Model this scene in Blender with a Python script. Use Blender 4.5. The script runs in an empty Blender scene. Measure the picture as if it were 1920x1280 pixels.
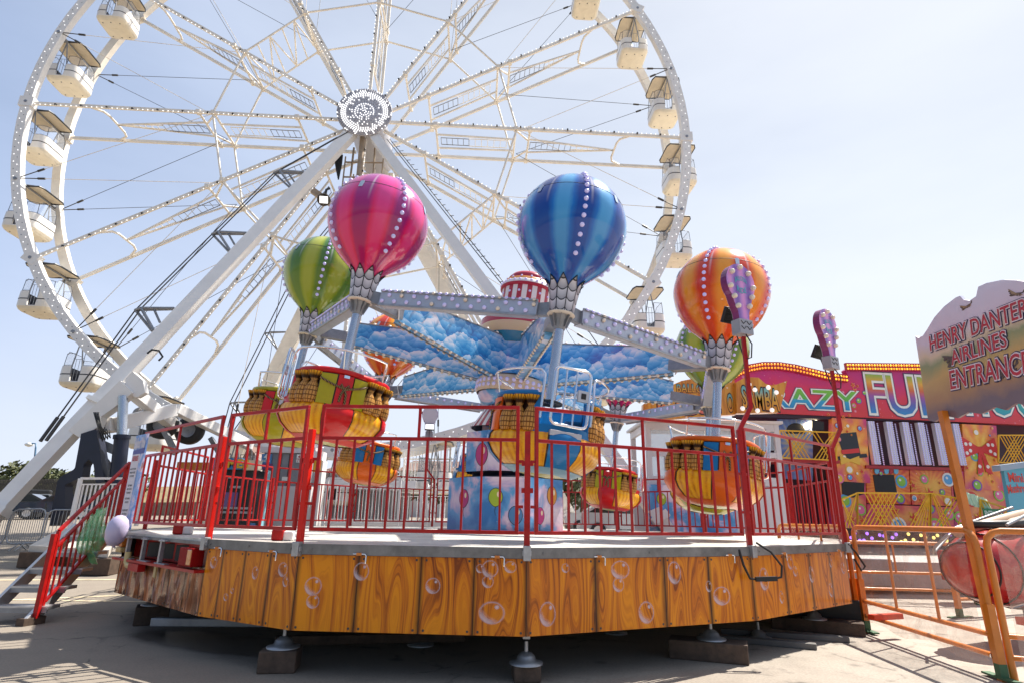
import bpy, math, random
from math import sin, cos, pi, radians as R_, sqrt, atan2, hypot
from mathutils import Vector as V3, Matrix
random.seed(7)
S = bpy.context.scene
COL = S.collection

# ------------------------------------------------------------------ camera, sky, sun, exposure
F, PITCH, ROLL, EYE = 1097.0, R_(16.75), 0.0166, 1.5
cam = bpy.data.objects.new('camera', bpy.data.cameras.new('camera')); COL.objects.link(cam)
cam.data.sensor_width = 36; cam.data.lens = 36*F/1920; cam.data.clip_start = .05; cam.data.clip_end = 3000
cam.matrix_world = Matrix.Translation((0, 0, EYE)) @ Matrix.Rotation(pi/2+PITCH, 4, 'X') @ Matrix.Rotation(ROLL, 4, 'Z')
S.camera = cam
SUN = V3((.441, .319, .839)).normalized()
sd = bpy.data.lights.new('sun', 'SUN'); sd.energy = 5; sd.angle = R_(.5); sd.color = (1, .94, .85)
so = bpy.data.objects.new('sun', sd); COL.objects.link(so)
so.rotation_euler = SUN.to_track_quat('Z', 'Y').to_euler(); so.location = (20, 10, 40)
W = bpy.data.worlds.new('World'); S.world = W; W.use_nodes = True
wn, wl = W.node_tree.nodes, W.node_tree.links
bg = wn['Background']; bg.inputs[1].default_value = .06
sky = wn.new('ShaderNodeTexSky'); sky.sky_type = 'NISHITA'; sky.sun_disc = False
sky.sun_elevation = math.asin(SUN.z); sky.sun_rotation = atan2(SUN.x, SUN.y)
sky.air_density = 1.0; sky.dust_density = 1.2; sky.ozone_density = 2.0
# thin haze added to the sky, thicker sunward, thinned behind camera to lower fill
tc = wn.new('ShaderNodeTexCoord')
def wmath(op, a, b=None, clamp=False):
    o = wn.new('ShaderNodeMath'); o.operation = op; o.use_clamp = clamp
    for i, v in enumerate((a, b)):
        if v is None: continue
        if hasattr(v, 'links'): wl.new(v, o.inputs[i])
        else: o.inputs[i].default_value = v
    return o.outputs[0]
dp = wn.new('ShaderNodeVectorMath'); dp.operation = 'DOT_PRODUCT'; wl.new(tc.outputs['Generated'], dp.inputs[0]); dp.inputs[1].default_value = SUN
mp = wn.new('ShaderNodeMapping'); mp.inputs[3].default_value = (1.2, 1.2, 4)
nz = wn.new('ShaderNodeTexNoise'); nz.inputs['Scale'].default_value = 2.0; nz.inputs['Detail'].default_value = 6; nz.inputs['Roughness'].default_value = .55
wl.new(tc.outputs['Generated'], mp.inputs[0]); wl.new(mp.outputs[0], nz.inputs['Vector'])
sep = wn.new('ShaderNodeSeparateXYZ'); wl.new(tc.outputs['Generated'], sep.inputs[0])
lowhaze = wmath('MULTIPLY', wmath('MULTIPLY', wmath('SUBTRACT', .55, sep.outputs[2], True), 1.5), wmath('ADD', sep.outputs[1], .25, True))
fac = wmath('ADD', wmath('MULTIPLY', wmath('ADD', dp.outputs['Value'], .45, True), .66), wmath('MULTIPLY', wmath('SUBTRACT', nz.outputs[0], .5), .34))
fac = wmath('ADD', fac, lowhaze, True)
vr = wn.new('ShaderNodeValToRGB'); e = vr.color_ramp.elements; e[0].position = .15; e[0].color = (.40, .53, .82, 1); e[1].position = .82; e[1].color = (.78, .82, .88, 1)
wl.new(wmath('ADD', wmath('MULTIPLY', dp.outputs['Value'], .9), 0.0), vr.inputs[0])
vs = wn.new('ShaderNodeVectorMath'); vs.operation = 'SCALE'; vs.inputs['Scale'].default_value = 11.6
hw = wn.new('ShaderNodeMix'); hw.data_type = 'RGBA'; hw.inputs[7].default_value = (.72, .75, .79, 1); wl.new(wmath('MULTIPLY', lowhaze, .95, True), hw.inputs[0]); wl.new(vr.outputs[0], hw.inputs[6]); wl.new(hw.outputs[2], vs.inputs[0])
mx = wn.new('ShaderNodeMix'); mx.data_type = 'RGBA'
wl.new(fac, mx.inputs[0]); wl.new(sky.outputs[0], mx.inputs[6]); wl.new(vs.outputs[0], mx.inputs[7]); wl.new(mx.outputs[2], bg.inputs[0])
S.view_settings.view_transform = 'Standard'; S.view_settings.look = 'None'
S.view_settings.exposure = .9; S.view_settings.gamma = 1; S.view_settings.use_curve_mapping = False
S.cycles.max_bounces = 6; S.cycles.transparent_max_bounces = 14; S.cycles.caustics_reflective = False; S.cycles.caustics_refractive = False

def gz(x, y):                                   # height of the ground: level under the ride, rising to the car park
    if y < 10: return 0.0
    if y < 18: return .5*((y-10)/8)**1.4
    if y < 43: return .5+.6*(y-18)/25
    return 1.1+min(.9, (y-43)/90)
def at(px, py, Y):                              # point on the plane y = Y that the photo shows at (px, py)
    u, v = px-960, py-640
    uu, vv = u*cos(ROLL)+v*sin(ROLL), -u*sin(ROLL)+v*cos(ROLL)
    d = V3((uu/F, cos(PITCH)+vv/F*sin(PITCH), sin(PITCH)-vv/F*cos(PITCH)))
    return V3((0, 0, EYE))+d*(Y/d.y)
def onplane(px, py, P, n):                      # same, on any plane
    d = at(px, py, 1.0)-V3((0, 0, EYE)); t = (P-V3((0, 0, EYE))).dot(n)/d.dot(n)
    return V3((0, 0, EYE))+d*t

# ------------------------------------------------------------------ mesh building
class MB:
    def __init__(s): s.v = []; s.f = []; s.m = []; s.s = []; s.uv = []; s.uv2 = []
    def add(s, vs, fs, mi=0, sm=False, uv=None, uv2=None):
        b = len(s.v); s.v += [V3(p) for p in vs]
        for k, f in enumerate(fs):
            s.f.append([b+i for i in f]); s.m.append(mi); s.s.append(sm)
            s.uv.append(uv[k] if uv else None); s.uv2.append(uv2[k] if uv2 else None)
        return s
    def box(s, c, d, mi=0, M=None):
        x, y, z = d[0]/2, d[1]/2, d[2]/2; c = V3(c)
        P = [V3(p) for p in ((-x,-y,-z),(x,-y,-z),(x,y,-z),(-x,y,-z),(-x,-y,z),(x,-y,z),(x,y,z),(-x,y,z))]
        P = [c+(M @ p if M else p) for p in P]
        return s.add(P, [(3,2,1,0),(4,5,6,7),(0,1,5,4),(1,2,6,5),(2,3,7,6),(3,0,4,7)], mi)
    def bar(s, a, b, w, h, up=(0, 0, 1), mi=0, w2=None, h2=None):
        a, b = V3(a), V3(b); d = (b-a).normalized(); up = V3(up)
        x = d.cross(up)
        if x.length < 1e-4: x = d.cross(V3((1, 0, 0)))
        x.normalize(); y = x.cross(d); w2 = w if w2 is None else w2; h2 = h if h2 is None else h2
        P = []
        for q, ww, hh in ((a, w, h), (b, w2, h2)):
            P += [q-x*ww/2-y*hh/2, q+x*ww/2-y*hh/2, q+x*ww/2+y*hh/2, q-x*ww/2+y*hh/2]
        return s.add(P, [(3,2,1,0),(4,5,6,7),(0,1,5,4),(1,2,6,5),(2,3,7,6),(3,0,4,7)], mi)
    def tube(s, pts, r, n=8, mi=0, closed=False, cap=True, sm=True):
        pts = [V3(p) for p in pts]; N = len(pts); rs = r if isinstance(r, (list, tuple)) else [r]*N
        nx = None; P = []
        for i in range(N):
            if closed: d = pts[(i+1) % N]-pts[i-1]
            else: d = pts[min(i+1, N-1)]-pts[max(i-1, 0)]
            d.normalize()
            if nx is None:
                nx = d.cross(V3((0, 0, 1)))
                if nx.length < 1e-3: nx = d.cross(V3((1, 0, 0)))
            nx = (nx-d*nx.dot(d)).normalized(); ny = d.cross(nx)
            P += [pts[i]+(nx*cos(2*pi*k/n)+ny*sin(2*pi*k/n))*rs[i] for k in range(n)]
        fs = []
        for i in range(N if closed else N-1):
            for k in range(n):
                a, b = i*n, ((i+1) % N)*n
                fs.append((a+k, a+(k+1) % n, b+(k+1) % n, b+k))
        s.add(P, fs, mi, sm)
        if cap and not closed: s.add(P[:n][::-1], [range(n)], mi); s.add(P[-n:], [range(n)], mi)
        return s
    def rings(s, rings, mi=0, sm=True, closed=True, uvs=(1, 1), capb=False, capt=False, loop=False):
        n = len(rings[0]); N = len(rings); P = [p for r in rings for p in r]; fs = []; uv = []
        for i in range(N if loop else N-1):
            j = (i+1) % N
            for k in range(n if closed else n-1):
                q = (k+1) % n
                fs.append((i*n+k, i*n+q, j*n+q, j*n+k))
                u0, u1, v0, v1 = k/n*uvs[0], (k+1)/n*uvs[0], i/(N-1)*uvs[1], (i+1)/(N-1)*uvs[1]
                uv.append(((u0, v0), (u1, v0), (u1, v1), (u0, v1)))
        s.add(P, fs, mi, sm, uv)
        if capb: s.add(rings[0][::-1], [range(n)], mi)
        if capt: s.add(rings[-1], [range(n)], mi)
        return s
    def lathe(s, prof, n=24, mi=0, M=None, uvs=(1, 1), capb=False, capt=False, sm=True):
        M = M or Matrix.Identity(4)
        return s.rings([[M @ V3((r*cos(2*pi*k/n), r*sin(2*pi*k/n), z)) for k in range(n)] for r, z in prof], mi, sm, True, uvs, capb, capt)
    def prism(s, poly, fr, t, mi=0, side=None):      # poly in (a,b) of frame fr=(O,ex,ey,en), extruded t along en
        O, ex, ey, en = fr; n = len(poly)
        A = [O+ex*a+ey*b for a, b in poly]; B = [p+en*t for p in A]
        ar = sum(poly[i][0]*poly[(i+1) % n][1]-poly[(i+1) % n][0]*poly[i][1] for i in range(n))
        fl = (ar < 0) != (ex.cross(ey).dot(en)*t < 0)
        tb = [(range(n, 2*n)), (range(n-1, -1, -1))]; sd_ = [(i, (i+1) % n, n+(i+1) % n, n+i) for i in range(n)]
        if fl: tb = [list(f)[::-1] for f in tb]; sd_ = [f[::-1] for f in sd_]
        s.add(A+B, tb, mi); s.add(A+B, sd_, mi if side is None else side)
        return s
    def disc(s, c, nrm, r, n=12, mi=0, t=0.0, ex=None, ry=None):
        nrm = V3(nrm).normalized(); x = V3(ex) if ex is not None else nrm.orthogonal(); x = (x-nrm*x.dot(nrm)).normalized(); y = nrm.cross(x)
        return s.prism([(r*cos(2*pi*k/n), (ry or r)*sin(2*pi*k/n)) for k in range(n)], (V3(c), x, y, nrm), t or .004, mi)
    def bulb(s, c, nrm, r, mi=0):
        nrm = V3(nrm).normalized(); x = nrm.orthogonal().normalized(); y = nrm.cross(x); c = V3(c)
        rr = []
        for a, h in ((1, 0), (.95, .35), (.6, .62), (.15, .74)):
            rr.append([c+nrm*r*h+(x*cos(2*pi*k/7)+y*sin(2*pi*k/7))*r*a for k in range(7)])
        return s.rings(rr, mi, True, capt=True)
    def build(s, name, mats, parent=None, world=False, bevel=0):
        me = bpy.data.meshes.new(name); off = parent.location if (parent and world) else V3((0, 0, 0))
        if world and parent and parent.parent: off = parent.parent.location
        me.from_pydata([p-off for p in s.v], [], s.f)
        mats = mats if isinstance(mats, (list, tuple)) else [mats]
        for m in mats: me.materials.append(m)
        me.polygons.foreach_set('material_index', s.m); me.polygons.foreach_set('use_smooth', s.s)
        for nm, src in (('uv', s.uv), ('uv2', s.uv2)):
            if any(u is not None for u in src):
                L = me.uv_layers.new(name=nm); i = 0; d = []
                for f, u in zip(s.f, src):
                    for k in range(len(f)): d += list(u[k]) if u else [0, 0]
                L.data.foreach_set('uv', d)
        me.update()
        o = bpy.data.objects.new(name, me); COL.objects.link(o)
        if parent: o.parent = parent
        if bevel:
            b = o.modifiers.new('bevel', 'BEVEL'); b.width = bevel; b.segments = 2; b.limit_method = 'ANGLE'
        return o
def tag(o, label=None, cat=None, group=None, kind=None):
    if label: o['label'] = label
    if cat: o['category'] = cat
    if group: o['group'] = group
    if kind: o['kind'] = kind
    return o
def thing(name, label, cat, loc=(0, 0, 0), group=None, M=None):
    o = bpy.data.objects.new(name, None); COL.objects.link(o); o.empty_display_size = .2
    if M: o.matrix_basis = M
    else: o.location = loc
    return tag(o, label, cat, group)
def dup(root, M, label, group=None, swap=None):
    def cp(o, par):
        c = o.copy(); COL.objects.link(c); c.parent = par
        for ch in list(o.children): cp(ch, c)
        return c
    c = cp(root, None); c.matrix_basis = M; c['label'] = label
    if group: c['group'] = group
    return c
_tc = {}
def textmesh(body, off=0.0, bev=0):
    k = (body, off)
    if k not in _tc:
        cu = bpy.data.curves.new('t', 'FONT'); cu.body = body; cu.size = 1; cu.offset = off; cu.resolution_u = 3
        cu.align_x = 'CENTER'; cu.fill_mode = 'FRONT'
        o = bpy.data.objects.new('t', cu); COL.objects.link(o)
        me = bpy.data.meshes.new_from_object(o.evaluated_get(bpy.context.evaluated_depsgraph_get()))
        _tc[k] = ([v.co.copy() for v in me.vertices], [list(p.vertices) for p in me.polygons])
        bpy.data.objects.remove(o); bpy.data.meshes.remove(me); bpy.data.curves.remove(cu)
    return _tc[k]
def text(mb, body, fr, w, h, mi=0, off=0.0, lift=.004, slant=0.0, shape=None):
    """text centred on fr origin, w x h (the plain text's box), lying lift above the plane"""
    O, ex, ey, en = fr
    v0, _ = textmesh(body, .012); v, f = textmesh(body, off)
    x0, x1 = min(p.x for p in v0), max(p.x for p in v0); y0, y1 = min(p.y for p in v0), max(p.y for p in v0)
    sx, sy = w/(x1-x0), h/(y1-y0); P = []
    for p in v:
        a, b = (p.x-(x0+x1)/2)*sx, (p.y-(y0+y1)/2)*sy
        a += b*slant
        if shape: a, b = shape(a, b)
        P.append(O+ex*a+ey*b+en*lift)
    if ex.cross(ey).dot(en) < 0: f = [q[::-1] for q in f]
    mb.add(P, f, mi); return mb

# ------------------------------------------------------------------ materials
def mat(name, col, rough=.5, metal=0.0, coat=0.0, var=0.0, vs=3.0, emit=0.0, alpha=None, bump=0.0, spec=.5):
    m = bpy.data.materials.new(name); m.use_nodes = True; nt = m.node_tree; b = nt.nodes['Principled BSDF']
    b.inputs['Base Color'].default_value = (*col, 1); b.inputs['Roughness'].default_value = rough
    b.inputs['Metallic'].default_value = metal; b.inputs['Coat Weight'].default_value = coat; b.inputs['Coat Roughness'].default_value = .04
    b.inputs['Specular IOR Level'].default_value = spec
    if emit: b.inputs['Emission Color'].default_value = (*col, 1); b.inputs['Emission Strength'].default_value = emit
    if alpha is not None: b.inputs['Alpha'].default_value = alpha
    if var or bump:
        t = nt.nodes.new('ShaderNodeTexCoord'); n = nt.nodes.new('ShaderNodeTexNoise'); n.inputs['Scale'].default_value = vs; n.inputs['Detail'].default_value = 6
        n.inputs['Roughness'].default_value = .65
        nt.links.new(t.outputs['Object'], n.inputs['Vector'])
        if var:
            r = nt.nodes.new('ShaderNodeMapRange'); r.inputs[1].default_value = .3; r.inputs[2].default_value = .7; r.inputs[3].default_value = 1-var; r.inputs[4].default_value = 1+var*.5
            x = nt.nodes.new('ShaderNodeVectorMath'); x.operation = 'SCALE'; x.inputs[0].default_value = col
            nt.links.new(n.outputs[0], r.inputs[0]); nt.links.new(r.outputs[0], x.inputs['Scale']); nt.links.new(x.outputs[0], b.inputs['Base Color'])
            r2 = nt.nodes.new('ShaderNodeMapRange'); r2.inputs[3].default_value = rough*.8; r2.inputs[4].default_value = min(1, rough*1.25)
            nt.links.new(n.outputs[0], r2.inputs[0]); nt.links.new(r2.outputs[0], b.inputs['Roughness'])
        if bump:
            u = nt.nodes.new('ShaderNodeBump'); u.inputs['Strength'].default_value = bump; u.inputs['Distance'].default_value = .02
            nt.links.new(n.outputs[0], u.inputs['Height']); nt.links.new(u.outputs[0], b.inputs['Normal'])
    return m
class N:                                        # tiny node-graph helper
    def __init__(s, m): s.m = m; s.nt = m.node_tree; s.b = s.nt.nodes['Principled BSDF']
    def n(s, t, **k):
        o = s.nt.nodes.new('ShaderNode'+t)
        for a, b in k.items(): setattr(o, a, b)
        return o
    def l(s, a, b): s.nt.links.new(a, b)
    def put(s, sock, v):
        if hasattr(v, 'is_linked') or hasattr(v, 'links'): s.l(v, sock)
        else: sock.default_value = v
    def math(s, op, a, b=0.0, c=None, clamp=False):
        o = s.n('Math', operation=op, use_clamp=clamp); s.put(o.inputs[0], a); s.put(o.inputs[1], b)
        if c is not None: s.put(o.inputs[2], c)
        return o.outputs[0]
    def ramp(s, x, els, interp='LINEAR'):
        o = s.n('ValToRGB'); o.color_ramp.interpolation = interp; e = o.color_ramp.elements
        while len(e) < len(els): e.new(.5)
        for q, (p, c) in zip(e, els): q.position = p; q.color = (*c, 1) if len(c) == 3 else c
        s.l(x, o.inputs[0]); return o.outputs[0]
    def mix(s, f, a, b):
        o = s.n('Mix', data_type='RGBA'); s.put(o.inputs[0], f)
        for sk, v in ((o.inputs[6], a), (o.inputs[7], b)):
            if isinstance(v, tuple): sk.default_value = (*v, 1)
            else: s.l(v, sk)
        return o.outputs[2]
    def coord(s, k='Object'): return s.n('TexCoord').outputs[k]
    def uv(s, nm): return s.n('UVMap', uv_map=nm).outputs[0]
    def xyz(s, v): o = s.n('SeparateXYZ'); s.l(v, o.inputs[0]); return o.outputs
    def comb(s, x, y, z):
        o = s.n('CombineXYZ')
        for i, v in enumerate((x, y, z)): s.put(o.inputs[i], v)
        return o.outputs[0]
    def noise(s, v, scale, detail=2, rough=.5, dist=0.0):
        o = s.n('TexNoise'); s.l(v, o.inputs['Vector']); o.inputs['Scale'].default_value = scale; o.inputs['Detail'].default_value = detail
        o.inputs['Roughness'].default_value = rough; o.inputs['Distortion'].default_value = dist; return o.outputs[0]
    def vor(s, v, scale, feature='F1', out='Distance', smooth=None):
        o = s.n('TexVoronoi', feature=feature); s.l(v, o.inputs['Vector']); o.inputs['Scale'].default_value = scale
        return o.outputs[out]
    def base(s, c): s.l(c, s.b.inputs['Base Color'])

RED = mat('red_paint', (.42, .008, .008), .38, spec=.3, coat=.08, var=.35, vs=7)
RED2 = mat('red_paint_new', (.68, .010, .004), .35, spec=.3, coat=.1, var=.1)
WHITE = mat('white_wheel_paint', (.80, .78, .75), .38, var=.07, vs=1.5)
CREAM = mat('cream_wheel_paint', (.84, .78, .68), .42, var=.16, vs=1.6)
GREYM = mat('grey_steel', (.30, .31, .33), .45, .6, var=.25, vs=6)
GALV = mat('galvanised_steel', (.42, .43, .45), .42, .75, var=.25, vs=9)
CHROME = mat('chrome', (.78, .78, .8), .1, 1.0)
BLACK = mat('black_rubber', (.012, .012, .013), .5)
NAVY = mat('navy_paint', (.010, .014, .035), .38, var=.2)
DARK = mat('dark_interior', (.012, .010, .012), .6)
BULB = mat('bulb_cap', (.60, .57, .90), .25, coat=.2, emit=.06)
BULBC = mat('bulb_cap_warm', (.80, .70, .58), .2, coat=.5)
LED = mat('led_lamp', (1, .99, .97), .3, emit=.8)
GLASS = mat('clear_plexi', (.86, .92, 1.0), .05, alpha=.16)
PLEX = mat('scuffed_plexi', (.82, .60, .48), .10, alpha=.24, bump=.25, vs=2.2)
WINDOW = mat('window_glass', (.55, .62, .68), .05, alpha=.45, spec=.8)
CABLE = mat('dark_cable', (.05, .045, .04), .5)
CABLEW = mat('pale_cable', (.72, .62, .48), .5)
TIMBER = mat('old_timber', (.10, .065, .045), .85, var=.5, vs=8, bump=.6)
ALU = mat('aluminium', (.55, .55, .56), .4, .7, var=.15, vs=7)
ORANGE = mat('orange_paint', (.62, .19, .018), .36, coat=.2, var=.15, vs=6)
k_ = PLEX.node_tree; b_ = k_.nodes['Principled BSDF']; t_ = k_.nodes.new('ShaderNodeTexCoord'); n_ = k_.nodes.new('ShaderNodeTexNoise'); n_.inputs['Scale'].default_value = 3.2; n_.inputs['Detail'].default_value = 7; n_.inputs['Roughness'].default_value = .7; n_.inputs['Distortion'].default_value = 1.2
r_ = k_.nodes.new('ShaderNodeMapRange'); r_.inputs[1].default_value = .35; r_.inputs[2].default_value = .72; r_.inputs[3].default_value = .12; r_.inputs[4].default_value = .48
k_.links.new(t_.outputs['Object'], n_.inputs['Vector']); k_.links.new(n_.outputs[0], r_.inputs[0]); k_.links.new(r_.outputs[0], b_.inputs['Alpha'])
YELLOW = mat('yellow_paint', (.75, .40, .01), .4, var=.1)

# ------------------------------------------------------------------ ground
g = mat('asphalt', (.2, .19, .18), .9); k = N(g); P = k.coord()
x, y, z = k.xyz(P)[:3]
fine = k.noise(P, 38, 5, .7); mid = k.noise(P, 2.3, 6, .6); big = k.noise(P, .22, 3, .5)
rgt = k.math('ADD', k.math('MULTIPLY', x, .25), k.math('MULTIPLY', k.math('SUBTRACT', big, .5), 2.0)); rgt = k.math('SUBTRACT', rgt, .1, clamp=True)
c = k.mix(rgt, (.26, .22, .175), (.44, .39, .33))
c = k.mix(k.math('MULTIPLY', k.ramp(mid, [(.45, (0, 0, 0)), (.75, (1, 1, 1))]), .5), c, (.20, .17, .14))
c = k.mix(k.math('MULTIPLY', k.ramp(fine, [(.42, (0, 0, 0)), (.62, (1, 1, 1))]), .35), c, (.13, .115, .10))
cr = k.n('TexVoronoi', feature='DISTANCE_TO_EDGE'); cr.inputs['Scale'].default_value = .42
cv = k.n('TexNoise'); cv.inputs['Scale'].default_value = 1.6; cv.inputs['Detail'].default_value = 5; k.l(P, cv.inputs['Vector'])
ca = k.n('VectorMath', operation='MULTIPLY_ADD'); k.l(cv.outputs['Color'], ca.inputs[0]); ca.inputs[1].default_value = (.9, .9, 0); k.l(P, ca.inputs[2]); k.l(ca.outputs[0], cr.inputs['Vector'])
ck = k.math('MULTIPLY', k.ramp(cr.outputs['Distance'], [(.0, (1, 1, 1)), (.012, (0, 0, 0))]), k.ramp(mid, [(.45, (0, 0, 0)), (.6, (1, 1, 1))]))
c = k.mix(k.math('MULTIPLY', ck, .75), c, (.05, .045, .04))
sp_ = k.noise(P, .9, 4, .7); c = k.mix(k.math('MULTIPLY', k.ramp(sp_, [(.60, (0, 0, 0)), (.72, (1, 1, 1))]), .55), c, (.085, .075, .07))
sp2 = k.vor(P, 1.3); c = k.mix(k.math('MULTIPLY', k.ramp(sp2, [(.05, (1, 1, 1)), (.12, (0, 0, 0))]), .45), c, (.07, .065, .06))
# a wet trickle running out from under the ride
wx = k.math('ADD', k.math('MULTIPLY', k.math('ADD', x, 3.6), .62), k.math('MULTIPLY', k.math('SUBTRACT', y, 7.9), -.35))
wy = k.math('ADD', k.math('MULTIPLY', k.math('ADD', x, 3.6), .9), k.math('MULTIPLY', k.math('SUBTRACT', y, 7.9), 1.9))
wd = k.math('ADD', k.math('POWER', k.math('ABSOLUTE', wx), 2), k.math('POWER', k.math('ABSOLUTE', wy), 2))
wet = k.math('SUBTRACT', 1.35, k.math('ADD', k.math('MULTIPLY', wd, .7), k.math('MULTIPLY', mid, .9)), clamp=True)
wet = k.math('MULTIPLY', wet, 2.2, clamp=True)
c = k.mix(k.math('MULTIPLY', wet, .7), c, (.03, .028, .027)); k.base(c)
k.l(k.math('SUBTRACT', .92, k.math('MULTIPLY', wet, .55)), k.b.inputs['Roughness'])
bu = k.n('Bump'); bu.inputs['Strength'].default_value = .5; bu.inputs['Distance'].default_value = .01; k.l(fine, bu.inputs['Height']); k.l(bu.outputs[0], k.b.inputs['Normal'])
xs = [-900, -400, -150, -80, -50, -35, -25, -18, -12, -8, -4, 0, 4, 8, 14, 22, 35, 60, 120, 400, 900]
ys = [-60, -20, -6, 0, 4, 7, 10, 11, 12, 13, 14, 15, 16, 17, 18, 22, 28, 35, 43, 60, 80, 110, 140, 300, 1500]
m = MB(); m.add([(a, b, gz(a, b)) for b in ys for a in xs], [(j*len(xs)+i, j*len(xs)+i+1, (j+1)*len(xs)+i+1, (j+1)*len(xs)+i) for j in range(len(ys)-1) for i in range(len(xs)-1)])
tag(m.build('ground', g), kind='structure')
LINE = mat('worn_line_paint', (.62, .52, .34), .8, var=.4, vs=6)
m = MB()
def strip(a, b, w):
    a, b = V3(a), V3(b); d = (b-a).normalized(); n = V3((-d.y, d.x, 0))*w/2; K = 14
    for i in range(K):
        p, q = a.lerp(b, i/K), a.lerp(b, (i+1)/K)
        Z = lambda r: V3((r.x, r.y, gz(r.x, r.y)+.006))
        m.add([Z(p-n), Z(q-n), Z(q+n), Z(p+n)], [(0, 1, 2, 3)])
strip((-12.5, 12.6, 0), (-6.2, 13.4, 0), .1); strip((-9.6, 10.4, 0), (-5.7, 12.0, 0), .1); strip((-14, 15.2, 0), (-4, 15.6, 0), .1); strip((-9.3, 10.9, 0), (-4.5, 10.9, 0), .08)
tag(m.build('road_marking', LINE), kind='structure')
# ------------------------------------------------------------------ the ride platform
DZ = 1.22
PV = [V3(p) for p in ((-5.5, 8.84, 0), (-3.4, 7.0, 0), (-2.11, 6.25, 0), (.18, 6.13, 0), (2.85, 7.30, 0), (4.89, 8.97, 0), (6.1, 11.3, 0), (6.4, 13.8, 0), (5.2, 16.2, 0),
      (3.2, 17.9, 0), (.6, 18.7, 0), (-2.3, 18.35, 0), (-4.4, 17.0, 0), (-5.9, 15.0, 0), (-6.35, 12.6, 0), (-6.15, 10.4, 0))]
NV = len(PV); CEN = V3((0, 12.4, 0))
def wood(name, red):
    m = mat(name, (.5, .2, .02), .32, coat=.1, spec=.3); k = N(m); u, v = k.xyz(k.uv('uv'))[:2]
    P = k.comb(k.math('MULTIPLY', u, 3.0), k.math('MULTIPLY', v, .45), k.math('FLOOR', k.math('MULTIPLY', u, .1)))
    nn = k.noise(P, 1.25, 1, .4); n2 = k.noise(P, 4.5, 3, .6)
    n3 = k.noise(k.comb(k.math('ADD', k.math('MULTIPLY', u, 52), k.math('MULTIPLY', nn, 55)), k.math('MULTIPLY', v, 1.1), 0.0), 1.0, 2, .6)
    ph = k.math('ADD', k.math('ADD', k.math('MULTIPLY', nn, 8), k.math('MULTIPLY', u, 6.0)), k.math('MULTIPLY', n2, .5))
    s = k.math('MULTIPLY_ADD', k.math('SINE', k.math('MULTIPLY', ph, 6.283)), .5, .5)
    s = k.math('ADD', k.math('ADD', k.math('MULTIPLY', s, .22), k.math('MULTIPLY', k.math('SUBTRACT', k.noise(k.comb(u, v, 1.0), .7, 2), .5), .35)), k.math('MULTIPLY', n3, .85))
    hi, mi_, lo = ((.78, .265, .003), (.58, .15, .003), (.22, .042, .002)) if not red else ((.42, .17, .07), (.28, .095, .04), (.13, .04, .02))
    c = k.ramp(s, [(.28, lo), (.46, mi_), (.70, hi)])
    eu, ev = k.xyz(k.uv('uv2'))[:2]
    ed = k.math('MINIMUM', eu, k.math('SUBTRACT', 1.0, eu))
    e = k.ramp(k.math('ADD', ed, k.math('MULTIPLY', n2, .012)), [(.008, (.03, .012, .006)), (.02, (.3, .3, .3)), (.085, (1, 1, 1))])
    mxx = k.n('Mix', data_type='RGBA', blend_type='MULTIPLY'); mxx.inputs[0].default_value = 1; k.l(c, mxx.inputs[6]); k.l(e, mxx.inputs[7]); k.base(mxx.outputs[2])
    if red:
        b = k.n('Bump'); b.inputs['Strength'].default_value = 1; b.inputs['Distance'].default_value = .35
        k.l(k.noise(k.comb(k.math('MULTIPLY', u, 2.2), k.math('MULTIPLY', v, 1.1), 3.0), 1.6, 1), b.inputs['Height']); k.l(b.outputs[0], k.b.inputs['Normal'])
        k.b.inputs['Roughness'].default_value = .2; k.b.inputs['Metallic'].default_value = .25
    return m
WOOD = wood('airbrushed_wood', False); WOODR = wood('dented_wood_sheet', True)
bb = mat('painted_bubble', (.80, .68, .74), .3); k = N(bb); u, v = k.xyz(k.uv('uv2'))[:2]
d = k.math('SQRT', k.math('ADD', k.math('MULTIPLY', u, u), k.math('MULTIPLY', v, v)))
ring = k.ramp(d, [(.74, (0, 0, 0)), (.87, (.8, .8, .8)), (.95, (.65, .65, .65)), (1.0, (0, 0, 0))])
side = k.math('ADD', k.math('MULTIPLY', u, -.62), k.math('MULTIPLY', v, -.78))
cre = k.math('MULTIPLY', k.ramp(d, [(.3, (0, 0, 0)), (.62, (1, 1, 1)), (.85, (1, 1, 1)), (1, (0, 0, 0))]), k.ramp(side, [(.15, (0, 0, 0)), (.75, (1, 1, 1))]))
hx = k.math('SUBTRACT', u, .36); hy = k.math('SUBTRACT', v, .48)
hl = k.ramp(k.math('ADD', k.math('MULTIPLY', hx, hx), k.math('MULTIPLY', hy, hy)), [(.0, (1, 1, 1)), (.05, (0, 0, 0))])
a = k.math('MAXIMUM', k.math('MAXIMUM', k.math('MULTIPLY', ring, .42), k.math('MULTIPLY', cre, .6)), k.math('MULTIPLY', hl, .7)); k.l(a, k.b.inputs['Alpha'])

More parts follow.
